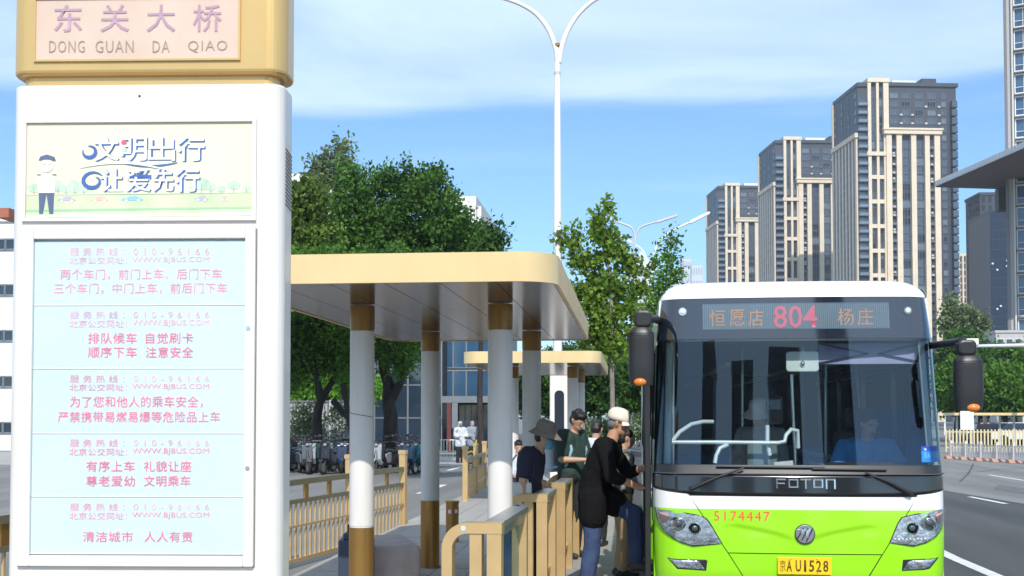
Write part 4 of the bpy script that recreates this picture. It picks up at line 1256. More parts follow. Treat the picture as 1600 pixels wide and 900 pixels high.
for x, z in rail_y: MB().tube([(x, 2.0, z), (x, BLEN - .5, z)], .016, 8).build('ceiling_rail', mat('yellow_rail', (.6, .5, .1), rough=.4), inn)
# glossy black corner covers behind the windscreen edge
# A-posts inside the corners, coloured pale for the bright reflection there
for s_ in (-1, 1):
    mb = MB(); mb.smooth = True; vs = []
    for j in range(9):
        z = Z_WS0 + (Z_MASK0 - Z_WS0) * j / 8
        for r in (.895, .93, .955): vs.append(S(s_ * r * HW(z), z, -.05))
    mb.add(vs, [(j*3+i, j*3+i+1, (j+1)*3+i+1, (j+1)*3+i) for j in range(8) for i in range(2)]); ap = mb.build('corner_post', mat('post_reflection', (.55, .60, .58), rough=.4), inn)
    md = ap.modifiers.new('t', 'SOLIDIFY'); md.thickness = .02; md.offset = 0

# outside mirrors
def mirror(s_):
    m = bpy.data.objects.new('side_mirror', None); link(m, bus)
    Ym = -.22
    def L(px, py):
        v = at(px, py, BY + Ym); return v.x - BXC, v.z
    if s_ < 0:
        (xa, z0), (xb, z1) = L(982, 602), L(1022, 512)
        arm = [S(-HW(2.74) * .9999, 2.74), Vector((-BW + .02, .08, 2.72)), Vector(((xa + xb) / 2 + .05, Ym + .05, 2.70)), Vector(((xa + xb) / 2, Ym, z1 + .02))]
        cap = (L(991, 512), L(1018, 485))
        oi = L(1000, 598)
    else:
        (xa, z0), (xb, z1) = L(1491, 641), L(1535, 556)
        arm = [S(HW(2.5) * .99, 2.50), Vector((BW + .06, -.05, 2.50)), Vector(((xa + xb) / 2 - .04, Ym + .04, 2.50)), Vector(((xa + xb) / 2 + .03, Ym, z1 + .02))]
        cap = (L(1495, 556), L(1524, 531))
        oi = L(1517, 638)
    mb = MB(); mb.tube(arm, [.03, .035, .04, .045], 12); mb.build('mirror_arm', M_BLACK, m)
    h = z1 - z0; mb = MB(); pts = []
    xm = (xa + xb) / 2; wdt = (xb - xa) / 2
    def shell(u, v):
        z = z0 + h * v
        k = min(1, .72 + 1.1 * v if v < .25 else 1.0) * (1 - .25 * max(0, (v - .8) / .2) ** 2)
        k = 1 - .10 * max(0, (.3 - v) / .3) - .30 * max(0, (v - .86) / .14) ** 2
        a = 2 * math.pi * u; e = 3.0
        c, s2 = math.cos(a), math.sin(a)
        x = abs(c) ** (2 / e) * (1 if c >= 0 else -1); y = abs(s2) ** (2 / e) * (1 if s2 >= 0 else -1)
        return Vector((xm + x * wdt * k, Ym + y * .085 * k, z))
    mb.grid(shell, 28, 14)
    mb.add([shell(k / 28, 0) for k in range(28)], [tuple(range(28))]); mb.add([shell(k / 28, 1) for k in range(28)], [tuple(range(28))])
    mb.build('mirror_housing', M_BLACK, m)
    mb = MB(); mb.add([(xm - wdt * .8, Ym + .09, z0 + .05), (xm + wdt * .8, Ym + .09, z0 + .05), (xm + wdt * .8, Ym + .09, z1 - .05), (xm - wdt * .8, Ym + .09, z1 - .05)], [(0, 1, 2, 3)])
    mb.build('mirror_glass', mat('mirror_face', (.8, .8, .8), rough=.02, metal=1), m)
    (ca, cb), (cc, cd) = cap
    mb = MB(); mb.prism(rrect(ca, cc, min(cb, cd), max(cb, cd), .045, 5), Ym - .05, Ym + .06, axis='y'); mb.build('mirror_head', M_BLACK, m, bevel=.02)
    mb = MB(); mb.ball((oi[0], Ym - .06, oi[1] + .005), (.055, .04, .035), 14, 8); mb.build('mirror_indicator', mat('amber_lens', (.75, .20, .03), rough=.2, coat=.6), m)
    for q in (.86, .9):
        z = z0 + h * q
        MB().tube([shell(k / 28, q) + Vector((0, -.001, 0)) for k in range(29)], .002, 4, cap=False).build('mirror_groove', G_SATIN, m)
mirror(-1); mirror(1)
# ================================================================== people
M_SKIN = mat('skin', (0.52, 0.31, 0.21), rough=.5, var=.05)
M_SKIN2 = mat('tanned_skin', (0.56, 0.30, 0.19), rough=.5, var=.05)
M_HAIR = mat('black_hair', (0.012, 0.010, 0.010), rough=.45, var=.3, scale=20, bump=.6, bscale=120, stretch=(1, 1, .2))
M_GREYHAIR = mat('grey_hair', (0.16, 0.15, 0.15), rough=.6, var=.3, scale=30, bump=.5, bscale=120)
def cloth(name, c, c2=None, sc=3): return mat(name, c, rough=.85, var=.12, scale=sc, bump=.35, bscale=9, col2=c2)
def limb(mb, p, q, r0, r1, n=12):
    """tapered limb with round ends"""
    p, q = Vector(p), Vector(q); d = (q - p)
    L = d.length
    if L < 1e-5: mb.ball(p, r0, n, 8); return
    d.normalize(); pts, rs = [], []
    for k in range(5):
        a = math.pi / 2 * (1 - k / 4); pts.append(p - d * r0 * math.sin(a)); rs.append(max(.0008, r0 * math.cos(a)))
    for k in range(1, 5):
        a = math.pi / 2 * k / 4; pts.append(q + d * r1 * math.sin(a)); rs.append(max(.0008, r1 * math.cos(a)))
    pts.insert(5, q); rs.insert(5, r1)
    mb.tube(pts, rs, n)
def melt(mb, name, m, parent, voxel=.012, smooth=3, extra=None, kind=None, label=None):
    """all the overlapping shapes in mb become one continuous surface"""
    me = mb.mesh(name + '_raw', m); o = bpy.data.objects.new(name + '_raw', me)
    r = o.modifiers.new('r', 'REMESH'); r.mode = 'VOXEL'; r.voxel_size = voxel; r.use_smooth_shade = True
    s = o.modifiers.new('s', 'SMOOTH'); s.iterations = smooth; s.factor = .5
    dg = bench(o)
    out = bpy.data.meshes.new_from_object(o.evaluated_get(dg)); out.name = name
    bpy.data.objects.remove(o); bpy.data.meshes.remove(me)
    out.materials.clear()
    for mm in (m if isinstance(m, (list, tuple)) else [m]): out.materials.append(mm)
    out.polygons.foreach_set('use_smooth', [True] * len(out.polygons))
    return obj(name, out, parent, label=label, kind=kind)

BASE = dict(pelvis=(0, 0, .94), waist=(0, 0, 1.06), chest=(0, 0, 1.27), neck=(0, 0, 1.44), head=(.015, 0, 1.60),
            shl=(0, .185, 1.39), elbl=(-.02, .23, 1.11), wrl=(.05, .24, .87), shr=(0, -.185, 1.39), elbr=(-.02, -.23, 1.11), wrr=(.05, -.24, .87),
            hipl=(0, .09, .91), knl=(.02, .10, .49), anl=(-.02, .10, .08), hipr=(0, -.09, .91), knr=(.02, -.10, .49), anr=(-.02, -.10, .08))
def hand(mb, wrist, fwd, up, side_, s=1.0, curl=.5):
    """palm, four bent fingers of different length and a thumb leaving the side of the palm"""
    w, f, u = Vector(wrist), Vector(fwd).normalized(), Vector(up).normalized()
    sd = f.cross(u).normalized() * side_; u = (sd.cross(f) * side_).normalized()
    for q in (-.024, -.008, .008, .024):
        limb(mb, w + f * .012 + sd * q * .7, w + f * .085 * s + sd * q * 1.05, .013, .0115, 8)
    for q, L in ((-.030, .062), (-.010, .074), (.010, .079), (.030, .070)):
        a = w + f * .088 * s + sd * q; b = a + (f * math.cos(curl) - u * math.sin(curl)) * L * .42
        c = b + (f * math.cos(curl * 2) - u * math.sin(curl * 2)) * L * .34; d = c + (f * math.cos(curl * 2.8) - u * math.sin(curl * 2.8)) * L * .28
        limb(mb, a, b, .0095, .009, 8); limb(mb, b, c, .009, .0082, 8); limb(mb, c, d, .0082, .0072, 8)
    a = w + f * .025 + sd * .028; b = a + (f * .6 + sd * .55 - u * .25) * .045; c = b + (f * .9 + sd * .1 - u * .3) * .034
    limb(mb, a, b, .013, .0105, 8); limb(mb, b, c, .0105, .0085, 8)

def person(label, loc, rz, pose=None, s=1.0, skin=None, shirt=None, trousers=None, shoe=None, sleeve=.55, hem=0.0, hair=None, hair_style='short', hat=None,
           head_turn=0.0, head_nod=0.0, group=None, voxel=.012, mask=False, hands=True, hand_dirs=None, thick=1.0, name='person', glasses=False, shorts=False, legs=True):
    J = {k: Vector(v) for k, v in BASE.items()}
    for k, v in (pose or {}).items(): J[k] = Vector(v)
    t = thing(name, label, 'person', loc, rz, group); t.scale = (s, s, s)
    skin = skin or M_SKIN
    T = thick
    hd = J['head']
    HM = Matrix.Translation(hd) @ Matrix.Rotation(head_turn, 4, 'Z') @ Matrix.Rotation(head_nod, 4, 'Y')
    def H(x, y, z): return HM @ Vector((x, y, z))
    b = MB()
    # head
    def hball(c, r, n=16, m=12):
        q = MB(); q.ball((0, 0, 0), r, n, m); b.add([HM @ (Vector(v) + Vector(c)) for v in q.v], q.f)
    hball((-.008, 0, .02), (.092, .074, .10)); hball((.022, 0, -.04), (.062, .058, .066)); hball((.050, 0, -.078), (.028, .030, .024))
    limb(b, H(.078, 0, .012), H(.100, 0, -.022), .010, .015, 8); limb(b, H(.060, .028, .028), H(.060, -.028, .028), .022, .022, 8)
    limb(b, H(.070, .014, -.055), H(.070, -.014, -.055), .016, .016, 8)
    for q in (-1, 1): limb(b, H(-.005, q * .074, -.018), H(-.010, q * .080, .020), .010, .015, 8)
    nk = J['neck']; limb(b, nk - Vector((0, 0, .05)), H(-.018, 0, -.06), .058 * T, .050 * T, 14)
    # trunk
    sl, sr, ch, wa, pe = J['shl'], J['shr'], J['chest'], J['waist'], J['pelvis']
    mid = (sl + sr) / 2
    limb(b, sl, sr, .058 * T, .058 * T); limb(b, nk - Vector((0, 0, .03)), sl, .045 * T, .055 * T); limb(b, nk - Vector((0, 0, .03)), sr, .045 * T, .055 * T)
    for q in (-.6, 0, .6):
        sh_ = mid + (sl - mid) * q; limb(b, sh_ - Vector((0, 0, .04)), wa + (J['hipl'] - pe) * q * .75, .098 * T, .09 * T)
        limb(b, wa + (J['hipl'] - pe) * q * .75, pe + (J['hipl'] - pe) * q, .09 * T, .10 * T)
    def arm(S_, E, W, m_, ext=0.0, frac=1.0, full=True):
        S_, E, W = Vector(S_), Vector(E), Vector(W)
        if frac < .5:
            limb(m_, S_, S_.lerp(E, frac * 2), (.055 + ext) * T, (.047 + ext * 1.4) * T)
        else:
            limb(m_, S_, E, (.055 + ext) * T, (.042 + ext) * T)
            W2 = E.lerp(W, (frac - .5) * 2)
            limb(m_, E, W2, (.041 + ext) * T, (.041 - .014 * (frac - .5) * 2 + ext) * T)
    arm(J['shl'], J['elbl'], J['wrl'], b); arm(J['shr'], J['elbr'], J['wrr'], b)
    hdirs = hand_dirs or {}
    for nm, sd in (('l', 1), ('r', -1)):
        E, W = J['elb' + nm], J['wr' + nm]
        f = hdirs.get(nm, ((W - E).normalized(), Vector((0, 0, 1)), .5))
        if hands: hand(b, W, f[0], f[1], sd, curl=f[2])
        else: limb(b, W, W + Vector(f[0]).normalized() * .12, .032, .026)
    if legs:
        for nm in 'lr':
            hp, kn, an = J['hip' + nm], J['kn' + nm], J['an' + nm]
            limb(b, hp, kn, .083 * T, .055 * T); cf = kn.lerp(an, .3)
            limb(b, kn, cf, .052 * T, .054 * T); limb(b, cf, an, .054 * T, .036 * T)
            limb(b, an - Vector((.03, 0, .02)), an + Vector((.16, 0, -.045)), .038, .028)
    body = melt(b, 'body', skin, t, voxel, 2)
    # face details
    eb = MB()
    for q in (-1, 1):
        eb.m = 0; eb.ball(H(.078, q * .030, .010), (.008, .012, .007), 8, 6); eb.m = 1; eb.ball(H(.085, q * .030, .010), .0045, 6, 5)
    eb.m = 1
    for q in (-1, 1): eb.tube([H(.084, q * .018, .028), H(.082, q * .045, .030)], .0035, 5)
    eb.build('eyes', [mat('eye_white', (.7, .7, .68), rough=.2), M_HAIR], t)
    lb = MB(); lb.tube([H(.082, .020, -.056), H(.0895, 0, -.054), H(.082, -.020, -.056)], .005, 6); lb.build('lips', mat('lips', (.42, .16, .13), rough=.5), t)
    # hair
    if hair:
        hb = MB()
        def hb_ball(c, r):
            q = MB(); q.ball((0, 0, 0), r, 16, 10); hb.add([HM @ (Vector(v) + Vector(c)) for v in q.v], q.f)
        if hair_style in ('short', 'full'):
            hb_ball((-.020, 0, .046), (.092, .083, .088)); hb_ball((-.045, 0, .0), (.068, .078, .075))
            if hair_style == 'full':
                hb_ball((.030, 0, .085), (.062, .070, .045)); rr2 = random.Random(3)
                for k in range(26):
                    a = rr2.uniform(0, 6.28); e = rr2.uniform(.2, 1.2)
                    c = Vector((-.015 + .085 * math.cos(a) * math.cos(e), .078 * math.sin(a) * math.cos(e), .05 + .085 * math.sin(e))); hb_ball(c, (.018, .018, .016))
        elif hair_style == 'fringe':
            hb_ball((-.050, 0, -.01), (.056, .079, .065))
        elif hair_style == 'bob':
            hb_ball((-.020, 0, .045), (.094, .086, .090)); hb_ball((-.040, 0, -.03), (.072, .088, .095))
        elif hair_style == 'bun':
            hb_ball((-.018, 0, .045), (.092, .083, .088)); hb_ball((-.045, 0, .0), (.068, .078, .075)); hb_ball((-.11, 0, .06), (.045, .05, .045))
        melt(hb, 'hair', hair, t, .009, 2)
    if hat:
        kind, hm = hat
        hb = MB()
        def ring(rx, ry, cx, z): return [H(cx + rx * math.cos(2*math.pi*k/24), ry * math.sin(2*math.pi*k/24), z) for k in range(24)]
        if kind == 'cap':
            rings = [ring(.103, .086, -.010, .028), ring(.107, .090, -.012, .06), ring(.100, .084, -.014, .10), ring(.074, .062, -.016, .130), ring(.035, .03, -.016, .143), ring(.004, .004, -.016, .146)]
        else:
            rings = [ring(.178, .165, .0, .012), ring(.168, .155, .0, .022), ring(.135, .12, -.004, .050), ring(.110, .093, -.008, .072), ring(.106, .090, -.010, .12), ring(.090, .076, -.012, .158), ring(.05, .045, -.012, .172), ring(.004, .004, -.012, .174)]
        vs = [v for r_ in rings for v in r_]; fs = [(j*24+k, j*24+(k+1) % 24, (j+1)*24+(k+1) % 24, (j+1)*24+k) for j in range(len(rings)-1) for k in range(24)]
        hb.smooth = True; hb.add(vs, fs)
        ho = hb.build('hat' if kind != 'cap' else 'cap', hm, t); md = ho.modifiers.new('t', 'SOLIDIFY'); md.thickness = .004; md.offset = 1
        if kind == 'cap':
            pb = MB(); vs = []
            for j in range(5):
                for i in range(13):
                    a = R(-62 + 124 * i / 12); rr_ = .095 + .078 * (j / 4) * max(.15, math.cos(a * 1.15))
                    vs.append(H(-.012 + rr_ * math.cos(a), rr_ * .88 * math.sin(a), .034 - .018 * (j / 4) - .10 * (abs(a) / R(62)) ** 2 * (j / 4) * .25))
            pb.smooth = True; pb.add(vs, [(j*13+i, j*13+i+1, (j+1)*13+i+1, (j+1)*13+i) for j in range(4) for i in range(12)])
            po_ = pb.build('peak', hm, ho); md = po_.modifiers.new('t', 'SOLIDIFY'); md.thickness = .005
    if mask:
        mb_ = MB(); vs = []
        for j in range(7):
            for i in range(9):
                a = R(-62 + 124 * i / 8); z = .0 - .105 * j / 6
                rr_ = .100 + .016 * math.sin(math.pi * j / 6) * math.cos(a)
                vs.append(H(rr_ * math.cos(a) - .004, .082 * math.sin(a), z))
        mb_.smooth = True; mb_.add(vs, [(j*9+i, j*9+i+1, (j+1)*9+i+1, (j+1)*9+i) for j in range(6) for i in range(8)])
        mo = mb_.build('face_mask', mask, t); md = mo.modifiers.new('t', 'SOLIDIFY'); md.thickness = .004
    if glasses:
        gb_ = MB()
        for q in (-1, 1):
            gb_.tube([H(.096, q * (.030 + .020 * math.cos(a)), .010 + .016 * math.sin(a)) for a in [2*math.pi*k/12 for k in range(13)]], .0018, 4); gb_.tube([H(.094, q * .05, .014), H(.0, q * .084, .014)], .0018, 4)
        gb_.build('spectacles', M_BLACK, t)
    # clothes
    if shirt:
        c = MB(); e = .016
        limb(c, sl, sr, (.060 + e) * T, (.060 + e) * T); limb(c, nk - Vector((0, 0, .055)), sl, .06 * T, .068 * T); limb(c, nk - Vector((0, 0, .055)), sr, .06 * T, .068 * T)
        for q in (-.62, 0, .62):
            sh_ = mid + (sl - mid) * q
            limb(c, sh_ - Vector((0, 0, .04)), wa + (J['hipl'] - pe) * q, (.104 + e) * T, (.108 + e) * T)
            limb(c, wa + (J['hipl'] - pe) * q, pe + (J['hipl'] - pe) * q * 1.1 - Vector((0, 0, -.03)), (.106 + e) * T, (.108 + e) * T)
        if hem:
            for nm in 'lr':
                hp, kn = J['hip' + nm], J['kn' + nm]; limb(c, hp, hp.lerp(kn, hem), (.118 + e) * T, (.108 + e) * T)
        arm(J['shl'], J['elbl'], J['wrl'], c, e + .004, sleeve); arm(J['shr'], J['elbr'], J['wrr'], c, e + .004, sleeve)
        so = melt(c, 'shirt', shirt, t, voxel, 3)
        # folds
        crumple(so.data, lambda p: mnoise.noise(Vector((p.x * 9, p.y * 9, p.z * 8 + p.x * 5))) * .011 + mnoise.noise(Vector((p.x * 25, p.y * 25, p.z * 40))) * .003)
    if trousers and legs:
        c = MB(); e = .014
        for nm in 'lr':
            hp, kn, an = J['hip' + nm], J['kn' + nm], J['an' + nm]
            limb(c, hp, kn, (.088 + e) * T, (.062 + e) * T)
            if not shorts: limb(c, kn, kn.lerp(an, .9), (.062 + e) * T, (.052 + e) * T)
            limb(c, pe, hp, .092 * T + e, .094 * T + e)
        limb(c, pe, wa, (.098 + e) * T, .10 * T)
        to = melt(c, 'trousers', trousers, t, voxel, 3)
        crumple(to.data, lambda p: mnoise.noise(Vector((p.x * 11, p.y * 11, p.z * 8))) * .009 + mnoise.noise(Vector((p.x * 28, p.y * 28, p.z * 22))) * .003)
    if legs:
        for nm in 'lr':
            an = J['an' + nm]; c = MB()
            limb(c, an - Vector((.045, 0, .035)), an + Vector((.165, 0, -.045)), .044, .034); limb(c, an - Vector((.02, 0, .0)), an + Vector((.06, 0, -.03)), .046, .042)
            so = melt(c, 'shoe', shoe or mat('dark_shoe', (.03, .03, .03), rough=.5), t, .010, 2)
    return t

C_BLACK = mat('black_cotton', (.006, .006, .007), rough=.9, spec=.2, bump=.3, bscale=9); C_JEANS = cloth('blue_jeans', (.030, .052, .125), (.045, .075, .165), 6)
C_NAVY = cloth('navy_cotton', (.020, .022, .045)); C_GREEN = cloth('grey_green_cotton', (.028, .060, .052)); C_WHITE = cloth('white_cotton', (.62, .66, .76))
C_LBLUE = cloth('pale_blue_shirt', (.30, .50, .66)); C_DRIVER = cloth('driver_blue', (.07, .30, .70)); C_GREY = cloth('grey_shirt', (.30, .30, .31)); C_DARK = cloth('dark_trousers', (.02, .02, .025))
C_CAMO = mat('black_white_print', (.02, .02, .02), rough=.85, scale=14, col2=(.35, .35, .33))
H_CREAM = mat('cream_cap_cloth', (.78, .72, .62), rough=.8, var=.05, bump=.2, bscale=60)
H_BROWN = mat('taupe_hat_cloth', (.22, .18, .15), rough=.85, var=.08, bump=.2, bscale=60); H_STRAW = mat('pale_straw', (.62, .64, .62), rough=.8, var=.08, bump=.3, bscale=80)
MASKB = mat('blue_mask', (.12, .36, .52), rough=.8)

# 1: man boarding, seen from his left rear quarter, stepping up into the bus
mp = at(948, 640, 11.0)
boarding = person('man in black top, blue jeans and cream cap stepping into the bus door', (mp.x - .09, 11.0, .2), R(-8), s=1.035, voxel=.008,
    pose=dict(pelvis=(-.02, 0, .93), waist=(-.01, 0, 1.06), chest=(.05, 0, 1.27), neck=(.12, 0, 1.43), head=(.20, 0, 1.57),
              shl=(.09, .19, 1.375), elbl=(.24, .24, 1.12), wrl=(.45, .16, 1.17), shr=(.09, -.19, 1.375), elbr=(.17, -.27, 1.11), wrr=(.42, -.18, 1.0),
              hipl=(0, .09, .91), knl=(.33, .10, .74), anl=(.34, .10, .30), hipr=(-.03, -.09, .90), knr=(-.03, -.10, .48), anr=(-.09, -.10, .08)),
    skin=M_SKIN2, shirt=C_BLACK, trousers=C_JEANS, sleeve=.66, hem=.42, hair=M_GREYHAIR, hair_style='fringe', hat=('cap', H_CREAM), head_nod=R(14), glasses=True, thick=1.05,
    hand_dirs={'l': (Vector((1, -.1, .05)), Vector((0, 0, 1)), .5), 'r': (Vector((1, .1, -.05)), Vector((0, 0, 1)), .7)})
mb = MB(); mb.tube([(.02, -.165, .98), (.03, -.172, .93)], .012, 8); mb.build('key_fob', mat('white_tag', (.8, .8, .8), rough=.5), boarding)
# 2: woman with the taupe sun hat and blue mask
wp = at(868, 690, 12.5)
hw = person('woman in taupe sun hat, blue face mask and navy top with a white shoulder bag', (-1.0, 11.35, .2), R(-10), s=.965,
    pose=dict(neck=(.10, 0, 1.42), head=(.17, 0, 1.545), chest=(.05, 0, 1.27), elbl=(.02, .22, 1.10), wrl=(.10, .10, 1.10), elbr=(.0, -.24, 1.10), wrr=(.02, -.22, .86), shl=(.03, .175, 1.38), shr=(.03, -.175, 1.38)),
    shirt=C_NAVY, trousers=C_DARK, sleeve=.34, hair=M_HAIR, hair_style='short', hat=('sun', H_BROWN), mask=MASKB, head_nod=R(16))
bag = thing('shoulder_bag', 'white cloth bag with green print hanging from the hat-wearing woman', 'bag', (-1.10, 11.12, .92), R(20))
mb = MB(); mb.box(-.15, .15, -.045, .045, 0, .34); bo = mb.build('bag_body', cloth('bag_white', (.66, .68, .66)), bag, bevel=.03, seg=3)
mb = MB(); mb.tube([(-.11, -.01, .33), (-.06, .02, .52), (.02, .08, .60)], .011, 6); mb.tube([(.11, -.01, .33), (.09, .02, .5), (.04, .08, .60)], .011, 6); mb.build('strap', mat('strap_cream', (.7, .7, .66), rough=.7), bag)
mb = MB()
for (x, z, r_) in ((-.06, .13, .022), (.0, .10, .028), (.06, .15, .018), (.02, .19, .015)): mb.tube([(x, -.0458, z), (x, -.0466, z)], r_, 9)
mb.build('bag_print', mat('print_dark_green', (.03, .12, .07), rough=.7), bag, kind='stuff')
# 3: tall man looking down at his phone
tp = at(905, 650, 13.9)
p3 = person('dark haired man in grey green top with pale backpack looking down at his phone', (tp.x - .1, 13.9, .2), R(-35), s=1.055,
    pose=dict(neck=(.04, 0, 1.43), head=(.10, 0, 1.55), elbl=(.06, .24, 1.12), wrl=(.26, .08, 1.12), elbr=(.06, -.24, 1.12), wrr=(.26, -.08, 1.12)),
    shirt=C_GREEN, trousers=C_DARK, sleeve=.36, hair=M_HAIR, hair_style='full', head_nod=R(30), head_turn=R(-12))
bk = thing('backpack', 'pale blue backpack worn by the dark haired phone reader', 'backpack', (tp.x - .1, 13.9, .2), R(-35))
mb = MB(); mb.box(-.33, -.17, -.15, .15, 1.02, 1.46); mb.build('pack_body', C_WHITE, bk, bevel=.06, seg=3)
for s_ in (-1, 1):
    MB().tube([(-.17, s_ * .12, 1.47), (-.05, s_ * .125, 1.51), (.06, s_ * .13, 1.46), (.12, s_ * .14, 1.30), (.05, s_ * .16, 1.1), (-.17, s_ * .14, 1.08)], .020, 8).build('strap', C_LBLUE, bk)
ph = MB().box(-.004, .004, -.037, .037, -.075, .075).build('phone', M_BLACK, None, (tp.x - .1 + .33 * math.cos(R(-35)), 13.9 + .33 * math.sin(R(-35)), 1.46), (0, R(-35), R(-35)), bevel=.004)
tag(ph, 'black phone held up by the dark haired phone reader', 'phone')
# 4: person in a white shirt seen from behind
q4 = at(930, 660, 15.2)
person('black haired person in a white shirt standing with their back turned', (q4.x, 15.2, .2), R(70), s=.965, pose=dict(head=(.06, 0, 1.57), neck=(.02, 0, 1.43)),
    shirt=C_WHITE, trousers=C_DARK, sleeve=.38, hair=M_HAIR, hair_style='short', head_nod=R(20))
# 5: seated person between columns
q5 = at(812, 700, 21.4)
person('seated person in white top and dark trousers on the far shelter bench', (q5.x - .05, 21.4, .13), R(-70), s=.96,
    pose=dict(pelvis=(0, 0, .60), waist=(.02, 0, .72), chest=(.05, 0, .92), neck=(.08, 0, 1.09), head=(.12, 0, 1.24), shl=(.07, .185, 1.04), shr=(.07, -.185, 1.04), elbl=(.10, .23, .80), elbr=(.10, -.23, .80),
              wrl=(.30, .12, .70), wrr=(.30, -.12, .70), hipl=(.0, .09, .58), hipr=(.0, -.09, .58), knl=(.42, .10, .55), knr=(.42, -.10, .55), anl=(.44, .10, .11), anr=(.44, -.10, .11)),
    shirt=C_WHITE, trousers=C_DARK, sleeve=.8, hair=M_HAIR, hair_style='full', head_nod=R(15), voxel=.014)
# 6: person mostly hidden behind the boarding man
q6 = at(984, 690, 12.3)
person('dark haired woman in black and white print behind the boarding man', (q6.x - .08, 12.3, .2), R(10), s=.92, pose=dict(head=(.05, 0, 1.58), elbr=(.08, -.24, 1.10), wrr=(.28, -.22, .98)),
    shirt=C_CAMO, trousers=cloth('beige_trousers', (.45, .33, .18)), sleeve=.5, hair=M_HAIR, hair_style='bun', head_nod=R(12))
# driver and front passenger, inside the bus
dl = interior(1352, 640, 1.62)
person('bus driver in a bright blue shirt at the steering wheel', (BXC + dl.x, BY + 1.66, .56), R(-90), s=1.0,
    pose=dict(pelvis=(0, 0, .60), waist=(.02, 0, .72), chest=(.04, 0, .93), neck=(.08, 0, 1.10), head=(.13, .02, 1.25), shl=(.06, .20, 1.05), shr=(.06, -.20, 1.05), elbl=(.20, .30, .84), elbr=(.20, -.30, .84),
              wrl=(.42, .20, .86), wrr=(.42, -.20, .86), hipl=(.0, .09, .58), hipr=(.0, -.09, .58), knl=(.42, .12, .52), knr=(.42, -.12, .52), anl=(.50, .12, .10), anr=(.50, -.12, .10)),
    shirt=C_DRIVER, trousers=C_DARK, sleeve=.42, hair=M_HAIR, hair_style='short', head_nod=R(18), head_turn=R(12), thick=1.08)
pl_ = interior(1188, 640, 2.1)
person('bus passenger in pale wide brimmed hat and grey top behind the fare machine', (BXC + pl_.x, BY + 2.1, .37), R(-110), s=.97,
    pose=dict(head=(.07, 0, 1.58), elbl=(.06, .25, 1.12), wrl=(.27, .08, 1.12), elbr=(.06, -.25, 1.12), wrr=(.27, -.08, 1.08)),
    shirt=C_GREY, trousers=C_DARK, sleeve=.7, hair=M_GREYHAIR, hair_style='short', hat=('sun', H_STRAW), head_nod=R(18))
# two far hooded riders by the railing
for k, (px, lab, c) in enumerate(((719, 'far figure in white sun hood and pale cape by the white railing', cloth('pale_cape', (.60, .64, .70))), (738, 'far figure in grey sun hood just right of the white hooded one', cloth('grey_cape', (.26, .30, .36))))):
    q = at(px, 690, 46 + k)
    t = person(lab, (q.x, 46 + k, 0), R(-60), s=.98, pose=dict(elbl=(.08, .26, 1.12), wrl=(.3, .15, 1.1), elbr=(.08, -.26, 1.12), wrr=(.3, -.15, 1.1)),
        shirt=c, trousers=C_DARK, sleeve=.9, hem=.3, hair=c, hair_style='bob', hands=False, voxel=.02, thick=1.25)

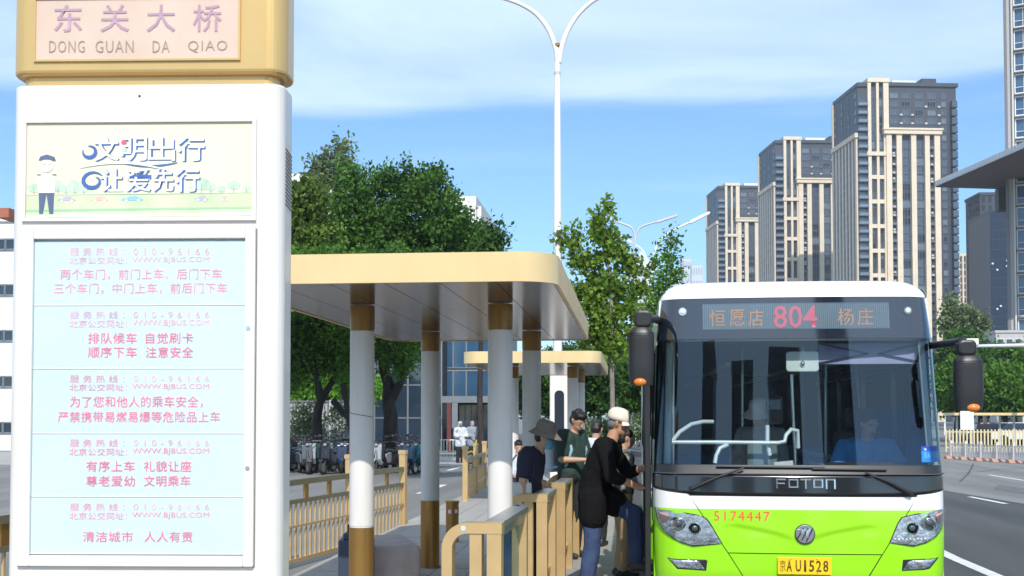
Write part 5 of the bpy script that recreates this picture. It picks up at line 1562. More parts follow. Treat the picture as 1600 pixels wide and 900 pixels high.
# ================================================================== e-scooters
def scooter_meshes():
    d = {}
    mb = MB()
    n = 18
    def wheel(y):
        m_ = MB(); vs = []; prof_ = [(.15, -.035), (.21, -.045), (.235, 0), (.21, .045), (.15, .035)]
        vs = [(r_ * math.cos(2*math.pi*k/n), x, r_ * math.sin(2*math.pi*k/n)) for r_, x in prof_ for k in range(n)]
        m_.smooth = True; m_.add(vs, [(i*n+k, i*n+(k+1)%n, (i+1)*n+(k+1)%n, (i+1)*n+k) for i in range(4) for k in range(n)]); m_.smooth = False
        m_.m = 1; m_.tube([(0, -.03, 0), (0, .03, 0)], .15, 12); return m_
    d['wheel'] = wheel(0)
    return d
SW = scooter_meshes()['wheel'].mesh('wheel', [M_RUBBER, M_SILVER])
scoot_n = [0]
def scooter(loc, rz, paint, label, rear_box=False):
    t = thing('electric_scooter', label, 'scooter', loc, rz, 'scooters parked beyond the gold fence')
    for x in (-.60, .62): obj('wheel', SW, t, (x, 0, .235))
    mb = MB()
    mb.prism([(-.75, .42), (-.72, .68), (-.40, .72), (-.05, .66), (.0, .36), (-.30, .28), (-.60, .36)], -.13, .13, axis='y'); mb.build('rear_body', paint, t, bevel=.04)
    mb = MB(); mb.prism([(-.05, .30), (.36, .28), (.38, .36), (-.05, .38)], -.14, .14, axis='y'); mb.build('footboard', M_BLACK, t, bevel=.015)
    mb = MB(); mb.prism([(.36, .30), (.52, .50), (.46, .95), (.38, .98), (.40, .60), (.30, .36)], -.17, .17, axis='y'); mb.build('leg_shield', paint, t, bevel=.03)
    mb = MB(); mb.prism([(-.74, .7005), (-.70, .80), (-.30, .79), (-.04, .76), (-.02, .68), (-.40, .7205)], -.12, .12, axis='y'); mb.build('seat', M_BLACK, t, bevel=.03)
    mb = MB(); mb.tube([(.62, -.06, .235), (.50, -.04, .62), (.42, 0, 1.0)], .02, 8); mb.tube([(.62, .06, .235), (.50, .04, .62), (.42, 0, 1.0)], .02, 8)
    mb.tube([(.34, -.34, 1.06), (.42, -.15, 1.02), (.42, .15, 1.02), (.34, .34, 1.06)], .016, 8); mb.build('handlebar', M_BLACK, t)
    mb = MB(); mb.ball((.50, 0, .96), (.05, .07, .055), 10, 8); mb.build('headlight', mat('smoked_lamp', (.25, .27, .29), rough=.2), t)
    for s_ in (-1, 1):
        mb = MB(); mb.tube([(.40, s_ * .24, 1.03), (.40, s_ * .28, 1.2)], .007, 5); mb.ball((.40, s_ * .30, 1.23), (.015, .06, .04), 8, 6); mb.build('mirror', M_BLACK, t)
    mb = MB(); mb.prism([(.42, .36), (.62, .50), (.80, .42), (.74, .49), (.60, .54), (.44, .46)], -.07, .07, axis='y'); mb.build('front_mudguard', paint, t)
    if rear_box:
        mb = MB(); mb.box(-1.0, -.70, -.18, .18, .78, 1.08); mb.build('rear_box', M_BLACK, t, bevel=.03)
    return t
paints = {'white': (.34, .35, .37), 'black': (.015, .015, .02), 'dark green': (.015, .05, .045), 'blue': (.015, .04, .10), 'dark red': (.09, .015, .02), 'silver': (.10, .105, .115), 'teal': (.02, .12, .16)}
lst = [(455, 'silver', 95), (468, 'dark green', 50), (482, 'black', 88), (498, 'black', 60), (513, 'white', 78), (528, 'silver', 90), (543, 'black', 64), (604, 'silver', 90), (620, 'blue', 60), (636, 'black', 84), (653, 'white', 66), (462, 'black', 74), (475, 'silver', 60), (489, 'white', 70), (505, 'dark green', 82), (520, 'black', 66), (535, 'blue', 75), (550, 'dark red', 80), (597, 'white', 72), (612, 'black', 85), (626, 'black', 68), (645, 'blue', 80), (660, 'teal', 72), (440, 'blue', 66), (425, 'black', 75)]
place = {'white': 'with white front panel', 'black': 'with black bodywork', 'dark green': 'with dark green panels', 'blue': 'with blue panels', 'dark red': 'with dark red panels', 'silver': 'with silver panels', 'teal': 'with teal panels'}
wherel = ['in the rear row right beside the sign', 'second of the rear row from the sign', 'third of the rear row from the sign', 'in the rear row behind the left tree trunk', 'in the rear row just right of the left trunk', 'in the rear row, fifth gap of the fence', 'in the rear row at the front left column', 'in the rear row right of the front left column', 'in the rear row behind the middle trunk', 'in the rear row above the fence end post', 'in the rear row at the back left column', 'just right of the white bus stop sign', 'second right of the sign', 'third right of the sign', 'before the left tree trunk', 'right of the left tree trunk', 'left of the front left column', 'touching the left side of the front column', 'just right of the front left column', 'before the middle tree trunk', 'behind the fence end post', 'right of the fence end post', 'left of the back left column', 'hidden by the sign edge', 'behind the sign']
for k, (px, c, a) in enumerate(lst):
    Yv = (39.6 if k < 11 else 37.2) + (k % 3) * .4; q = at(px, 700, Yv)
    m_ = mat('scooter_' + c.replace(' ', '_'), paints[c], rough=.3, var=.04, coat=.5)
    scooter((q.x, Yv, 0), R(-a - 20 + (k * 37 % 50) - 25), m_, 'parked scooter ' + place[c] + ', ' + wherel[k], rear_box=k % 4 == 1)
q = at(760, 700, 45)
ys = scooter((q.x, 45, 0), R(200), mat('scooter_yellow', (.55, .36, .03), rough=.4, coat=.3), 'yellow covered scooter near the far hooded figures')
# ================================================================== trees
L_DK = leaf_mat('leaf_dark', (.028, .080, .016), (.085, .185, .030), .35)
L_MD = leaf_mat('leaf_mid', (.055, .150, .018), (.140, .290, .040), .40)
L_LT = leaf_mat('leaf_light', (.10, .20, .02), (.24, .36, .05), .45)
L_GY = leaf_mat('leaf_greyish', (.10, .16, .06), (.22, .28, .14), .35)
BARK = mat('bark_dark', (.035, .028, .024), rough=.9, var=.3, scale=6, bump=.8, bscale=25, stretch=(1, 1, .3))
BARK_L = mat('bark_pale', (.22, .19, .16), rough=.9, var=.2, scale=6, bump=.6, bscale=25, stretch=(1, 1, .3))
def leaves(name, blobs, n, size, m, parent, seed=1, clump=.35, per=26, shell=.55, narrow=.55, kind='stuff'):
    """many small leaf blades gathered in twigs and clumps through the crown's volume; blobs: (cx, cy, cz, rx, ry, rz)"""
    rg = np.random.RandomState(seed)
    B = np.array(blobs, float); vol = (B[:, 3] * B[:, 4] * B[:, 5]) ** .75; pr = vol / vol.sum()
    nc = max(1, n // per)
    bi = rg.choice(len(B), nc, p=pr); b = B[bi]
    d = rg.normal(size=(nc, 3)); d /= np.linalg.norm(d, axis=1)[:, None]
    r_ = rg.uniform(shell ** 3, 1.12 ** 3, nc) ** (1 / 3)
    cc = b[:, :3] + d * b[:, 3:] * r_[:, None]
    td = d + rg.normal(scale=.7, size=(nc, 3)); td[:, 2] += .25; td /= np.linalg.norm(td, axis=1)[:, None]
    N = nc * per
    c = np.repeat(cc, per, 0); t = np.repeat(td, per, 0)
    c = c + t * rg.uniform(-.2, 1.3, N)[:, None] * clump + rg.normal(scale=clump * .42, size=(N, 3))
    ax = t * .7 + rg.normal(scale=.8, size=(N, 3)); ax /= np.linalg.norm(ax, axis=1)[:, None]
    nn = rg.normal(size=(N, 3)); nn[:, 2] += .6; sd = np.cross(ax, nn); sd /= (np.linalg.norm(sd, axis=1)[:, None] + 1e-9)
    s = size * rg.uniform(.6, 1.35, N)[:, None]
    fold = np.cross(sd, ax) * s * .12
    p0 = c - ax * s * .5; p1 = c + sd * s * narrow * .5 + fold; p2 = c + ax * s * .5; p3 = c - sd * s * narrow * .5 + fold
    V = np.stack([p0, p1, p2, p3], 1).reshape(-1, 3).astype(np.float32)
    me = bpy.data.meshes.new(name); me.vertices.add(4 * N); me.loops.add(4 * N); me.polygons.add(N)
    me.vertices.foreach_set('co', V.ravel()); me.loops.foreach_set('vertex_index', np.arange(4 * N, dtype=np.int32))
    me.polygons.foreach_set('loop_start', np.arange(0, 4 * N, 4, dtype=np.int32)); me.polygons.foreach_set('loop_total', np.full(N, 4, dtype=np.int32))
    me.update(calc_edges=True); me.validate(); me.materials.append(m)
    return obj(name, me, parent, kind=kind)
def limbs(paths, m, parent):
    """paths: list of (points, r0, r1)"""
    for k, (pts, r0, r1) in enumerate(paths):
        mb = MB(); n = len(pts)
        P = [Vector(p) for p in pts]; out = []; rs = []
        for i in range(n - 1):
            for q in range(3):
                t_ = q / 3; p = P[i].lerp(P[i+1], t_); out.append(p + Vector((random.uniform(-1, 1), random.uniform(-1, 1), 0)) * r0 * .25 * (1 if (i or q) else 0)); rs.append(r0 + (r1 - r0) * (i + t_) / (n - 1))
        out.append(P[-1]); rs.append(r1)
        mb.tube(out, rs, 9); mb.build('trunk' if k == 0 else 'limb', m, parent)
def tree(label, Y, base_px, blobs_px, n, size, lm, trunk=None, bark=None, seed=1, group=None, name='tree', depth=.8, **kw):
    """blobs in photo pixels (x, y, rx, ry, y offset) converted to metres at distance Y"""
    b = at(base_px, 650, Y); t = thing(name, label, 'tree', (b.x, Y, 0), group=group)
    s_ = F / Y
    L = []
    for (px, py, rx, ry, dy) in blobs_px:
        p = at(px, py, Y + dy); k = (Y + dy) / F
        L.append((p.x - b.x, dy, p.z, rx * k, (rx + ry) * .5 * k * depth, ry * k))
    leaves('foliage', L, n, size, lm, t, seed, **kw)
    if trunk:
        ps = []
        for (pts, r0, r1) in trunk:
            q = []
            for (px, py) in pts:
                p = at(px, py, Y); q.append((p.x - b.x, 0 if len(q) == 0 else random.uniform(-.4, .4), max(p.z, 0) if py < 718 else 0))
            ps.append((q, r0, r1))
        limbs(ps, bark or BARK, t)
    return t
tree('wide dark green tree rising behind the big shelter roof', 41, 612,
     [(552, 300, 24, 26, 0), (575, 292, 22, 20, 1), (560, 345, 34, 30, 0), (615, 305, 30, 26, 1), (650, 290, 26, 20, 0), (672, 300, 22, 24, -1), (640, 345, 34, 30, 0), (690, 340, 26, 30, -1), (705, 375, 22, 24, 0), (600, 360, 34, 26, 0), (590, 395, 60, 34, 0), (665, 400, 50, 34, 1), (620, 480, 76, 50, 0), (535, 370, 22, 26, 0), (545, 272, 10, 12, 0), (600, 272, 9, 12, 0), (630, 270, 10, 12, 0), (663, 268, 11, 12, 0), (690, 290, 14, 14, 0), (715, 345, 13, 14, 0), (728, 375, 12, 12, 0), (640, 440, 100, 36, -5), (560, 445, 90, 34, -6)],
     52000, .175, leaf_mat('leaf_dark_lighter', (.035, .100, .018), (.110, .230, .035), .38), [([(612, 720), (612, 650), (604, 600), (592, 540), (570, 470), (560, 390)], .30, .08), ([(609, 628), (632, 580), (655, 520), (665, 430)], .19, .05), ([(606, 612), (600, 560), (612, 500), (620, 400)], .16, .05)], seed=3)  # foliage green a little paler than the plain dark leaf
tree('leafy tree with forked dark trunk seen under the left end of the shelter roof', 40, 492,
     [(466, 372, 30, 36, 0), (500, 392, 30, 26, 0), (520, 415, 48, 40, 1), (470, 440, 60, 60, 0), (480, 520, 60, 46, 0), (530, 530, 42, 48, 0), (450, 560, 50, 40, 0), (560, 545, 34, 32, 1), (625, 545, 30, 26, 0), (480, 440, 110, 36, -4), (440, 330, 20, 22, 0), (490, 345, 12, 14, 0), (515, 370, 12, 12, 0)],
     52000, .165, L_MD, [([(492, 725), (494, 660), (502, 625), (500, 590), (470, 540)], .22, .05), ([(501, 628), (520, 590), (528, 540)], .14, .05), ([(502, 625), (498, 590), (496, 560), (500, 500)], .12, .05), ([(520, 625), (545, 655), (560, 668)], .12, .08), ([(536, 600), (546, 640), (552, 670)], .10, .09)], seed=5)
tree('yellowish green tree at the edge of the sign with a loose crown', 38, 455, [(462, 330, 40, 40, 0), (470, 380, 46, 50, 0), (440, 420, 50, 60, 0)], 16000, .20, leaf_mat('leaf_olive', (.07, .13, .02), (.17, .26, .05), .4), seed=8)
tree('wispy pale tree top above the dark crown', 46, 520, [(528, 245, 16, 22, 0), (512, 275, 20, 20, 0), (500, 262, 12, 14, 0), (535, 270, 14, 18, 0), (522, 300, 22, 22, 0)], 2600, .20, L_GY,
     [([(524, 340), (522, 300), (526, 262), (532, 225)], .05, .015), ([(522, 300), (508, 280), (497, 262)], .03, .01)], bark=BARK_L, seed=9, per=14, clump=.30)
tree('small dark bush-like tree by the white block, right end of the shelter roof', 44, 758, [(745, 378, 28, 20, 0), (768, 375, 16, 18, 0), (720, 392, 30, 24, 0), (748, 420, 34, 40, 0)], 11000, .20, L_DK, [([(750, 720), (750, 560), (748, 430)], .14, .06)], seed=11)
tree('bright green bushes behind the slatted wall', 56, 500, [(470, 600, 30, 22, 0), (520, 600, 36, 24, 0), (560, 605, 30, 22, 0), (490, 615, 40, 18, -1)], 13000, .24, leaf_mat('leaf_bright', (.10, .24, .02), (.20, .42, .05), .45), seed=12, name='bush')
tree('creeper covered shrub against the slatted wall', 47.5, 480, [(475, 650, 18, 18, 0), (505, 672, 18, 14, 0), (540, 650, 14, 20, 0), (468, 680, 14, 14, 0)], 2600, .14, L_GY, seed=13, name='shrub', clump=.3)
tree('shade tree mostly hidden by the big shelter roof, before the far crossing', 31, 778, [(700, 465, 52, 24, 0), (660, 455, 30, 18, -1), (745, 470, 34, 20, 1)], 9000, .2, L_DK, [([(779, 745), (779, 600), (776, 520), (745, 475)], .12, .05), ([(777, 530), (730, 490), (700, 470)], .07, .03)], seed=61)
# young ginkgo like tree, middle
tree('young light green tree with open ragged crown beside the tall white lamp', 34, 958,
     [(948, 328, 10, 12, 0), (938, 358, 13, 16, 0), (955, 388, 18, 13, 0), (897, 372, 7, 8, 0), (903, 402, 10, 13, 0), (930, 410, 16, 10, 0), (975, 414, 22, 7, .5), (1008, 420, 14, 5, 0), (940, 445, 26, 11, 0), (985, 455, 20, 8, 0), (912, 462, 14, 9, 0), (930, 482, 22, 11, 0), (970, 488, 24, 10, 0), (940, 515, 28, 13, 0), (985, 520, 16, 10, 0), (915, 530, 16, 10, 0), (960, 545, 24, 10, 0), (880, 376, 6, 7, 0)],
     7000, .15, L_LT, [([(958, 740), (957, 600), (955, 480), (948, 400), (945, 330)], .09, .02), ([(955, 500), (925, 440), (905, 380)], .04, .012), ([(955, 470), (985, 430), (1012, 420)], .04, .012), ([(956, 520), (930, 490), (912, 460)], .035, .012)], bark=BARK_L, seed=14, per=15, clump=.24, narrow=.8, shell=.25)
tree('slim light green tree standing just left of the bus roof', 48, 1045, [(1046, 378, 5, 14, 0), (1040, 412, 9, 14, 0), (1036, 445, 13, 14, 0), (1028, 480, 16, 16, 0), (1052, 432, 8, 12, 0), (1024, 510, 20, 16, 0)], 2300, .19, L_MD, [([(1036, 700), (1038, 500), (1044, 370)], .08, .02)], bark=BARK_L, seed=15, per=16)
bks = [(900, 590, 'dark tree behind the second shelter columns', 60, L_DK), (935, 600, 'dark tree behind the young light tree', 56, L_DK), (975, 590, 'mid green tree left of the bus door', 62, L_MD), (860, 600, 'shadowy tree behind the middle columns', 66, L_DK), (1010, 610, 'green tree half hidden by the bus mirror', 58, L_MD), (825, 610, 'dark tree between the right shelter columns', 70, L_DK)]
for k, (px, py, lab, Y, lm) in enumerate(bks):
    tree(lab, Y, px, [(px - 12, py - 8, 26, 34, 0), (px + 14, py - 4, 24, 36, 1), (px, py + 16, 30, 24, 0), (px, py - 26, 22, 22, -1)], 8500, .24, lm,
         [([(px, 712), (px + 2, 660), (px - 1, 600)], .16, .08)], bark=BARK_L if k % 2 == 0 else BARK, seed=20 + k, group='trees in the background beyond the platform')
tree('low shrubs at the far end of the platform', 36, 950, [(935, 672, 22, 8, 0), (965, 676, 22, 9, 0), (1000, 672, 18, 12, 0), (905, 676, 12, 8, 0)], 3000, .13, L_GY, seed=31, name='shrub', clump=.2)
# trees on the right, across the road
rt = [(1500, 556, 22, 30, 92, L_DK, 'dark green tree right behind the right bus mirror'), (1540, 566, 26, 22, 96, L_DK, 'dark green tree before the blue glass tower'), (1585, 580, 26, 26, 88, L_DK, 'dark tree at the right edge of the picture'),
      (1570, 608, 30, 26, 84, L_MD, 'mid green tree above the far cars'), (1495, 602, 22, 32, 90, L_MD, 'mid green tree left of the far shelter sign'), (1530, 608, 22, 26, 86, L_DK, 'shaded tree right of the bus mirror housing'), (1625, 590, 34, 44, 86, L_MD, 'tree just beyond the right edge of the picture')]
for k, (px, py, rx, ry, Y, lm, lab) in enumerate(rt):
    tree(lab, Y, px, [(px, py, rx, ry, 0), (px - rx * .5, py + ry * .4, rx * .8, ry * .6, 1), (px + rx * .5, py + ry * .3, rx * .8, ry * .7, -1), (px, py - ry * .5, rx * .6, ry * .5, 0)], 13000, .34, lm,
         [([(px, 690), (px + 2, 620), (px, 560)], .2, .09)], seed=40 + k, group='trees across the road', clump=.5, per=22)
tree('thin sparse tree in front of the cream blocks', 110, 1492, [(1488, 482, 12, 10, 0), (1505, 496, 14, 12, 0), (1530, 500, 14, 10, 0), (1490, 510, 20, 16, 0), (1515, 515, 18, 14, 0)], 4200, .36, L_GY, seed=50, clump=.5)

# ================================================================== street lamps
M_LAMPW = mat('lamp_white_paint', (.80, .79, .77), rough=.4, var=.03)
M_LAMPG = mat('lamp_grey_paint', (.50, .52, .53), rough=.4, var=.05)
def px_path(pts, Y, org):
    out = []                       # Catmull-Rom through the measured points, so that arms bend smoothly
    for i in range(len(pts) - 1):
        a, b_, c, d = (Vector(pts[max(0, min(len(pts) - 1, k))]) for k in (i - 1, i, i + 1, i + 2))
        for q in range(4):
            t_ = q / 4; out.append(.5 * ((2 * b_) + (c - a) * t_ + (2 * a - 5 * b_ + 4 * c - d) * t_ ** 2 + (3 * b_ - a - 3 * c + d) * t_ ** 3))
    pts = [tuple(p) for p in out] + [pts[-1]]
    return [at(a, b, Y) - Vector(org) for a, b in pts]
LY = 34.0
b = at(871.5, 650, LY); lamp = thing('street_lamp', 'tall white twin-armed street lamp rising behind the shelter roof', 'street lamp', (b.x, LY, 0))
org = (b.x, LY, 0)
zf = at(872, 98, LY).z
mb = MB(); mb.cyl((0, 0), .15, 0, 5.2, 20, .135); mb.cyl((0, 0), .135, 5.2, zf, 20, .085); mb.cyl((0, 0), .22, 0, .5, 20); mb.build('pole', M_LAMPW, lamp)
MB().cyl((0, 0), .098, at(0, 143, LY).z, at(0, 139, LY).z, 20).build('collar', M_LAMPG, lamp)
MB().cyl((0, 0), .099, at(0, 101, LY).z, at(0, 97, LY).z, 20).build('collar', mat('rust', (.35, .16, .05), rough=.9, var=.4, scale=30), lamp)
for pts in ([(872, 98), (869, 78), (858, 48), (838, 22), (812, 6), (785, -3), (757, -8)], [(873, 98), (878, 72), (888, 46), (904, 22), (926, 2), (948, -8), (975, -12)]):
    mb = MB(); P = px_path(pts, LY, org); mb.tube(P, [.085 - .035 * k / (len(P) - 1) for k in range(len(P))], 12); mb.build('arm', M_LAMPW, lamp)
    e = P[-1]; d = (P[-1] - P[-2]).normalized(); mb = MB(); mb.tube([e - d * .1, e + d * .2, e + d * .8, e + d * .9], [.06, .13, .12, .04], 10); mb.build('lamp_head', M_LAMPG, lamp)
# far lamps
def far_lamp(label, Y, base, pole_top, arms, r=.09, m=None, heads=True):
    b = at(base, 650, Y); org = (b.x, Y, 0); t = thing('street_lamp', label, 'street lamp', org); m = m or M_LAMPG
    mb = MB(); mb.cyl((0, 0), r, 0, at(base, pole_top, Y).z, 12, r * .75); mb.build('pole', m, t)
    for pts in arms:
        P = px_path(pts, Y, org); mb = MB(); mb.tube(P, r * .6, 8); mb.build('arm', m, t)
        d = (P[-1] - P[-2]).normalized(); e = P[-1]; s_ = d.cross(Vector((0, 1, 0))).normalized()
        mb = MB(); L = 34 * Y / F; mb.add([], []); mb.prism([(0, -.06), (.15, -.10), (L, -.07), (L + .1, 0), (L, .08), (.15, .07)], -.16, .16, axis='y')
        M_ = Matrix.Translation(e) @ Matrix(((d.x, 0, -s_.x if False else s_.x, 0), (d.y, 1, s_.y, 0), (d.z, 0, s_.z, 0), (0, 0, 0, 1)))
        mb.v = [tuple(M_ @ Vector(v)) for v in mb.v]; mb.build('lamp_head', m, t, fix=True)
    return t
far_lamp('grey twin-headed street lamp above the young tree', 78, 993, 372, ([(993, 376), (990, 362), (984, 354), (962, 346)], [(993, 376), (996, 362), (1003, 354), (1024, 347)]), .11)
far_lamp('white single-headed street lamp leaning toward the towers', 70, 1021, 405, ([(1021, 408), (1024, 390), (1032, 375), (1050, 361), (1076, 348)],), .10, M_LAMPW)
far_lamp('distant white lamp arm reaching left behind the young tree', 96, 1012, 408, ([(1012, 412), (1008, 398), (1001, 388), (988, 380)],), .10, M_LAMPW)
far_lamp('small curved lamp to the right of the bus', 120, 1476, 545, ([(1476, 545), (1478, 530), (1488, 520), (1497, 517)],), .09, M_LAMPW)
# traffic gantry arm on the right
b = at(1625, 650, 70); g_ = thing('gantry_arm', 'grey horizontal gantry arm reaching in from the right beside the bus mirror', 'gantry', (b.x, 70, 0))
P0, P1 = at(1512, 541, 70), at(1625, 539, 70); o_ = Vector((b.x, 70, 0))
MB().tube([P1 - o_, P0 - o_], [.13, .09], 10).build('arm', M_LAMPG, g_); MB().cyl((0, 0), .16, 0, P1.z + .3, 14).build('pole', M_LAMPG, g_)
c = P0 - o_; MB().box(c.x - .1, c.x + .6, -.15, .15, c.z + .05, c.z + .45).build('camera_box', M_WHITE, g_, bevel=.04)

# second stop totem on the platform near the far shelter
q = at(874, 650, 31.0); t = thing('bus_stop_sign', 'distant white stop totem with a dark pill-shaped panel, beyond the second shelter', 'bus stop sign', (q.x, 31.0, .2))
ztp = at(0, 590, 31).z
MB().box(-.26, .26, 0, .25, 0, ztp).build('body', M_WHITE, t, bevel=.03)
mb = MB(); z0_, z1_ = at(0, 700, 31).z - .2, at(0, 612, 31).z - .2; mb.prism(rrect(-.13, .13, z0_, z1_, .12, 6), -.012, -.001, axis='y'); mb.build('dark_panel', mat('dark_navy_panel', (.02, .025, .04), rough=.2), t)

# ================================================================== left background
SY = 50.0
def wall_thing(name, label, cat, px0, px1, Y, ytop, ybot=None):
    a, b_ = at(px0, ytop, Y), at(px1, ytop, Y)
    return thing(name, label, cat, (a.x, Y, 0)), b_.x - a.x, a.z
M_SLAT = mat('grey_slat', (.16, .16, .17), rough=.5, var=.1)
w, W_, H_ = wall_thing('slatted_wall', 'grey slatted metal fence wall behind the parked scooters', 'fence', 380, 566, SY, 625)
MB().box(0, W_, .06, .09, .0, H_ - .05).build('backing', mat('pale_backing', (.38, .39, .40), rough=.6), w)
me = MB().box(0, .05, 0, .055, .02, H_ - .1).mesh('slat', M_SLAT)
ns = int(W_ / .16)
for k in range(ns): obj('slat', me, w, (k * .16, 0, 0))
for z in (.3, 1.2, H_ - .09): MB().box(0, W_, -.03, -.001, z, z + .06).build('rail', M_SLAT, w)
pm = MB().box(-.05, .05, -.05, .10, 0, H_).mesh('post', mat('pale_post_metal', (.45, .46, .47), rough=.5))
for k in range(int(W_ / 2) + 1): obj('post', pm, w, (k * 2, -.02, 0))

GLS = mat('dark_blue_glass', (.012, .022, .036), rough=.08, var=.4, scale=.4, spec=.8, coat=.2, col2=(.03, .05, .08))
GLS2 = mat('blue_glass', (.02, .06, .13), rough=.10, var=.3, scale=.5, spec=.7, coat=.2, col2=(.06, .13, .22))
FRM = mat('pale_mullion', (.20, .22, .24), rough=.5)
M_DKW = mat('dark_wall', (.03, .035, .045), rough=.6, var=.2)
def facade(name, label, px0, px1, Y, ytop, depth, cols, rows_, pane_m, wall_m, fr_m, w_frac=.86, h_frac=.84, yaw=0.0, base=0.0, group=None, cat='building', roof=None, sill=True):
    a, b_ = at(px0, ytop, Y), at(px1, ytop, Y); t = thing(name, label, cat, (a.x, Y, 0), yaw, group)
    Wd, Hh = b_.x - a.x, a.z
    MB().box(0, Wd, .05, depth, 0, Hh).build('wall', wall_m, t)
    cw_, rh = Wd / cols, (Hh - base) / rows_
    pw, ph_ = cw_ * w_frac, rh * h_frac
    f = min(.07, cw_ * .06)
    me = MB().box(-pw/2, pw/2, -.02, .03, 0, ph_); me = me.mesh('window', pane_m)
    fb = MB(); fb.box(-pw/2 - f, -pw/2, -.05, .049, -f, ph_ + f); fb.box(pw/2, pw/2 + f, -.05, .049, -f, ph_ + f); fb.box(-pw/2, pw/2, -.05, .049, -f, 0); fb.box(-pw/2, pw/2, -.05, .049, ph_, ph_ + f)
    fm_ = fb.mesh('frame', fr_m)
    for r_ in range(rows_):
        for c_ in range(cols):
            o_ = obj('window', me, t, (cw_ * (c_ + .5), 0, base + rh * (r_ + (1 - h_frac) / 2)))
            obj('frame', fm_, o_)
    MB().box(-.1, Wd + .1, -.1, depth + .1, Hh + .001, Hh + .3).build('roof', roof or wall_m, t)
    return t
facade('glass_building', 'dark glass pavilion behind the scooters and middle columns', 560, 690, 62, 500, 12, 5, 4, GLS, M_DKW, FRM, .97, .96)
facade('office_building', 'blue glazed two storey block above the dark entrance', 688, 770, 64, 478, 14, 4, 3, GLS2, mat('pale_blue_wall', (.20, .24, .29), rough=.6), FRM, .90, .88, base=at(0, 628, 64).z)
q0 = at(700, 640, 61.5); t = thing('entrance', 'dark recessed entrance with a red pillar below the blue block', 'entrance', (q0.x, 60.5, 0))
wd = at(770, 640, 60.5).x - q0.x; ez = at(0, 630, 60.5).z
MB().box(.5, wd, 1.2, 1.4, 0, ez).build('dark_opening', M_DKW, t); MB().box(-.2, wd, .0, 1.5, ez + .001, ez + .35).build('lintel', mat('grey_lintel', (.16, .18, .20), rough=.6), t)
MB().box(.1, .32, .0, .3, 0, ez).build('pillar', mat('red_pillar', (.12, .03, .025), rough=.6), t); MB().box(wd - .3, wd, 0, .4, 0, ez).build('pillar', M_DKW, t)
for k in range(5): MB().box(.6 + k * (wd - .9) / 5, .6 + (k + .9) * (wd - .9) / 5, 1.1, 1.13, .05, ez - .1).build('glass_door', GLS, t)
w, W_, H_ = wall_thing('low_railing', 'low white railing in front of the far entrance', 'railing', 684, 742, 48, 688)
bm_ = MB().box(-.012, .012, -.012, .012, .08, H_).mesh('bar', M_LAMPW)
for k in range(int(W_ / .13) + 1): obj('bar', bm_, w, (k * .13, 0, 0))
for z in (.08, H_): MB().box(0, W_, -.02, .02, z, z + .04).build('rail', M_LAMPW, w)
a, b_ = gnd(684, 712), gnd(762, 712)
gsh = sheet('grass_verge', [(a.x - 1, a.y - 1.2), (b_.x, b_.y - 1.2), (b_.x, b_.y + 2), (a.x - 1, a.y + 2)], .02, M_GRASS)
mb = MB(); mb.box(-60, -3.6, 43, 58, -.05, .012); mb.build('pavement', M_PAVER)['kind'] = 'structure'
# white blocks beyond the trees
M_WB = mat('white_cladding', (.72, .71, .70), rough=.6, var=.03, scale=.2)
M_WBF = mat('cladding_joint', (.55, .55, .56), rough=.7)
def clad(name, label, boxes, Y):
    """boxes: px0, px1, ytop"""
    a = at(boxes[0][0], 650, Y); t = thing(name, label, 'building', (a.x, Y, 0))
    for k, (p0, p1, yt) in enumerate(boxes):
        A, B = at(p0, yt, Y + k), at(p1, yt, Y + k)
        pw = 3.0; ph_ = 3.2
        wd_, hh = B.x - A.x, A.z; nx_, nz_ = max(1, round(wd_ / pw)), max(1, round(hh / ph_))
        MB().box(A.x - a.x, B.x - a.x, k + .12, k + 14, 0, hh - .01).build('core', M_WBF, t)
        pme = MB().box(.03, wd_ / nx_ - .03, 0, .115, .03, hh / nz_ - .03).mesh('cladding_panel', M_WB)
        for i in range(nx_):
            for j in range(nz_): obj('cladding_panel', pme, t, (A.x - a.x + wd_ * i / nx_, k, hh * j / nz_))
    return t
clad('white_building', 'white building with panelled wall showing right of the dark tree', ((698, 744, 307), (744, 752, 322), (752, 770, 372)), 120)
clad('white_building', 'white building hidden behind the trees next to the sign', ((420, 488, 272), (488, 545, 284)), 125)
t = facade('white_office', 'white office block with dark window strips at the left edge of the picture', -90, 60, 60, 348, 14, 3, 5, GLS, mat('white_render', (.70, .71, .74), rough=.6, var=.03), FRM, .98, .20)
MB().box(-6, 2.6, -.3, .0, 0, 4.1).build('mesh_screen', mat('dark_mesh', (.12, .13, .15), rough=.6, var=.5, scale=30), t)
q = at(2, 335, 58); MB().box(0, .7, -1, 1, 12.4, 12.9).build('brick_parapet', mat('brick_red', (.35, .12, .07), rough=.8), t, loc=(q.x - t.location.x, -1.5, 0))

# ================================================================== right background
FY = 60.0
w, W_, H_ = wall_thing('picket_fence', 'pale yellow picket fence across the road below the far trees', 'fence', 1478, 1640, FY, 671)
pk = MB().box(-.035, .035, -.02, .02, .1, H_).mesh('picket', mat('cream_yellow_paint', (.62, .52, .30), rough=.6))
for k in range(int(W_ / .17)): obj('picket', pk, w, (k * .17, 0, 0))
for z in (.3, H_ - .15): MB().box(0, W_, .021, .05, z, z + .06).build('rail', MATS['cream_yellow_paint'], w)
b0_, b1_ = gnd(1486, 717), gnd(1640, 727)
d = b1_ - b0_; L_ = d.length; w = thing('road_barrier', 'silver road barrier on pinkish feet along the far side of the road', 'barrier', (b0_.x, b0_.y, 0), math.atan2(d.y, d.x))
HB = .70; M_BAR = mat('barrier_grey', (.52, .52, .53), rough=.5); M_FEET = mat('faded_pink_foot', (.42, .24, .18), rough=.8)
